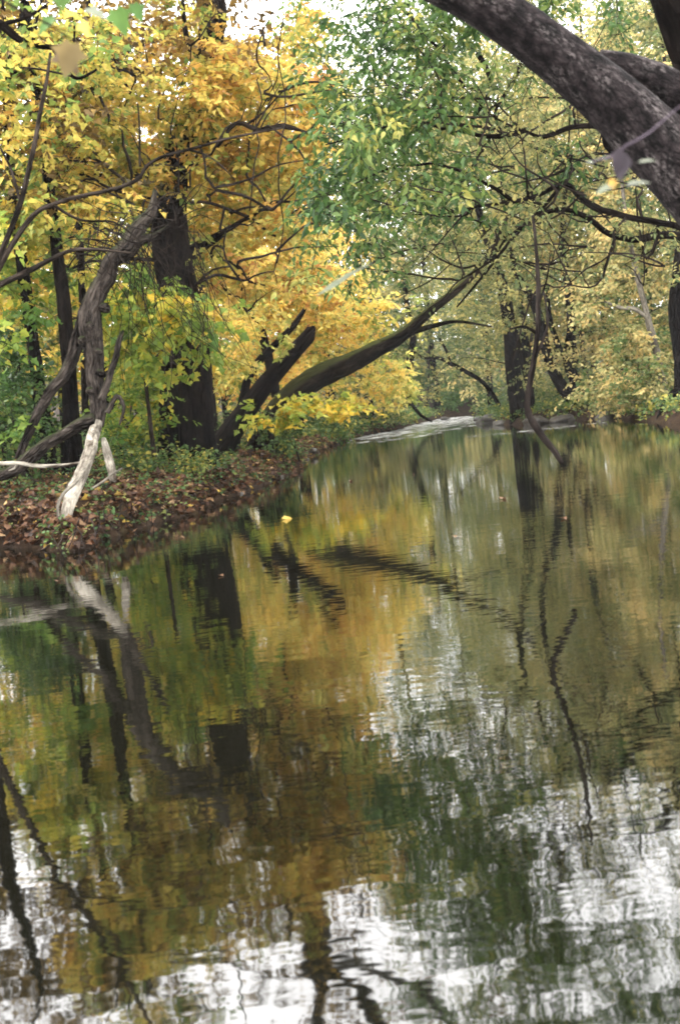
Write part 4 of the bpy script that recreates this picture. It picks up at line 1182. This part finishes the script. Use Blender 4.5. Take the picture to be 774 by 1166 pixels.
# bleached stick lying on the bank
st = thing('fallen_stick', 'long pale stick lying level on the left bank', 'stick', P(40, 530, 16))
w = Wood(); w.tube(PP([(-30, 527), (0, 528), (22, 528), (45, 531), (70, 530), (92, 527)], 15.6), [px(w_, 15.6) for w_ in (5, 5, 4.5, 5, 4, 3)], 8, .06, .08, .004)
w.tube(PP([(20, 528), (17, 533), (10, 536)], 15.6), [px(w_, 15.6) for w_ in (3, 2.5, 1.5)], 6, .05, .05)
w.build('wood', M['driftwood'], st)
st = thing('fallen_stick', 'grey twig slanting from the litter beside the short bleached root', 'stick', P(120, 545, 15.5))
w = Wood(); w.tube(PP([(106, 556), (118, 548), (128, 540), (140, 533)], 15.4), [px(w_, 15.6) for w_ in (3, 3, 2.5, 2)], 6, .06, .08, .004)
w.build('wood', M['bark_pale'], st)
# roots dangling from the cut bank
w = Wood()
for k in range(34):
    x = rng.uniform(60, 345); t = x
    y0 = np.interp(x, [50, 88, 110, 160, 200, 250, 300, 335, 346], [636, 634, 619, 601, 589, 571, 551, 536, 521])
    a = G(x, y0 - 1); a[2] = .30 + rng.uniform(-.08, .08); a[1] += .22
    e = G(x, y0 + 2); e[2] = -.05; e[0] += rng.normal(0, .18)
    w.tube([a, (a + e) / 2 + np.array([rng.normal(0, .05), -.06, .05]), e + rng.normal(0, .05, 3) * np.array([1, 1, 0])], [.007, .006, .003], 5, .05, .1, wig=.03)
o = w.build('bank_roots', M['wetwood']); tag(o, 'mat of dark roots hanging from the undercut left bank', 'roots', kind='stuff')
# a drift of leaves at the low point of the bank
def floating(label, x, y, s, mt, rn, rot=0.):
    c = G(x, y, .008)
    lv_ = Leaves('maple'); lv_.add(np.array([c]), np.array([[math.cos(rot), math.sin(rot), .02]]), np.array([[0, 0, 1.]]), np.array([s]), np.array([rn]))
    o_ = lv_.build('floating_leaf', M[mt]); tag(o_, label, 'leaf')
floating('bright orange-yellow leaf afloat below the leaning trunks', 322, 591, .125, 'gold', .7, .2)
floating('tiny reddish-brown leaf afloat in mid river', 571, 568, .10, 'litter', .8, 1.)
floating('brown leaf afloat just off the bank below the bleached root', 152, 606, .14, 'litter', .75, 2.)

# ------------------------------------------------------------------ air
HX0, HX1, HY0, HY1, HZ0, HZ1 = -420, 420, -330, 620, -3, 45
V = [(x, y, z) for z in (HZ0, HZ1) for y in (HY0, HY1) for x in (HX0, HX1)]
fc = [(0, 2, 3, 1), (4, 5, 7, 6), (0, 1, 5, 4), (2, 6, 7, 3), (0, 4, 6, 2), (1, 3, 7, 5)]
m, nt, out = new_mat('haze')
pv = nt.nodes.new('ShaderNodeVolumePrincipled')
pv.inputs['Color'].default_value = (.93, .96, 1, 1); pv.inputs['Density'].default_value = HAZE
pv.inputs['Anisotropy'].default_value = .2
nt.links.new(pv.outputs[0], out.inputs['Volume'])
tag(mesh_obj('haze', V, (np.array(fc).ravel(), [4] * 6), m), kind='stuff')

for (x, y) in [(118, 640), (205, 612), (262, 590), (66, 662), (398, 548), (470, 540), (640, 590), (520, 610), (250, 655)]:
    c = G(x, y, .008); lv_ = Leaves('maple'); an = rng.uniform(0, 6.28)
    lv_.add(np.array([c]), np.array([[math.cos(an), math.sin(an), .02]]), np.array([[0, 0, 1.]]), np.array([rng.uniform(.045, .08)]), np.array([rng.uniform(.5, .9)]))
    tag(lv_.build('floating_leaf', M['litter']), 'tiny brown leaf drifting on the dark water', 'leaf', 'tiny brown leaves adrift')

# ------------------------------------------------------------------ light
CLOUD = 26.0
SUN_EL, SUN_AZ = R(48), R(-80)          # azimuth from +Y (ahead), clockwise
world = bpy.data.worlds.new('World'); scene.world = world; world.use_nodes = True
nt = world.node_tree; nt.nodes.clear()
sky = nt.nodes.new('ShaderNodeTexSky'); sky.sky_type = 'NISHITA'; sky.sun_disc = False
sky.sun_elevation = SUN_EL; sky.sun_rotation = SUN_AZ
sky.air_density = 1.0; sky.dust_density = 6.0; sky.ozone_density = 1.0
bgn = nt.nodes.new('ShaderNodeBackground'); bgn.inputs['Strength'].default_value = .15
ow = nt.nodes.new('ShaderNodeOutputWorld')
tcw = nt.nodes.new('ShaderNodeTexCoord')
cl = nt.nodes.new('ShaderNodeTexNoise'); cl.inputs['Scale'].default_value = 3.0; cl.inputs['Detail'].default_value = 6
nt.links.new(tcw.outputs['Generated'], cl.inputs['Vector'])
cr = nt.nodes.new('ShaderNodeMapRange'); cr.inputs['From Min'].default_value = .3; cr.inputs['From Max'].default_value = .6
cr.inputs['To Min'].default_value = .65; cr.inputs['To Max'].default_value = .97
nt.links.new(cl.outputs['Fac'], cr.inputs['Value'])
mxw = nt.nodes.new('ShaderNodeMix'); mxw.data_type = 'RGBA'
nt.links.new(cr.outputs[0], mxw.inputs['Factor']); nt.links.new(sky.outputs[0], mxw.inputs['A'])
mxw.inputs['B'].default_value = (CLOUD * 1.0, CLOUD * .985, CLOUD * .97, 1)
nt.links.new(mxw.outputs['Result'], bgn.inputs[0]); nt.links.new(bgn.outputs[0], ow.inputs[0])
sun_d = bpy.data.lights.new('sun', 'SUN'); sun_d.energy = 1.3; sun_d.angle = R(12); sun_d.color = (1, .95, .86)
sun = bpy.data.objects.new('sun', sun_d); COL.objects.link(sun)
dv = Vector((math.sin(SUN_AZ) * math.cos(SUN_EL), math.cos(SUN_AZ) * math.cos(SUN_EL), math.sin(SUN_EL)))
sun.rotation_euler = dv.to_track_quat('Z', 'Y').to_euler()

vs = scene.view_settings
vs.view_transform = 'Standard'; vs.look = 'None'; vs.gamma = 1; vs.exposure = .75
vs.use_curve_mapping = False
scene.render.engine = 'CYCLES'
scene.cycles.max_bounces = 8
scene.cycles.diffuse_bounces = 4
scene.cycles.transmission_bounces = 4
scene.cycles.use_denoising = True
scene.cycles.pixel_filter_type = 'BLACKMAN_HARRIS'
scene.cycles.filter_width = 1.8
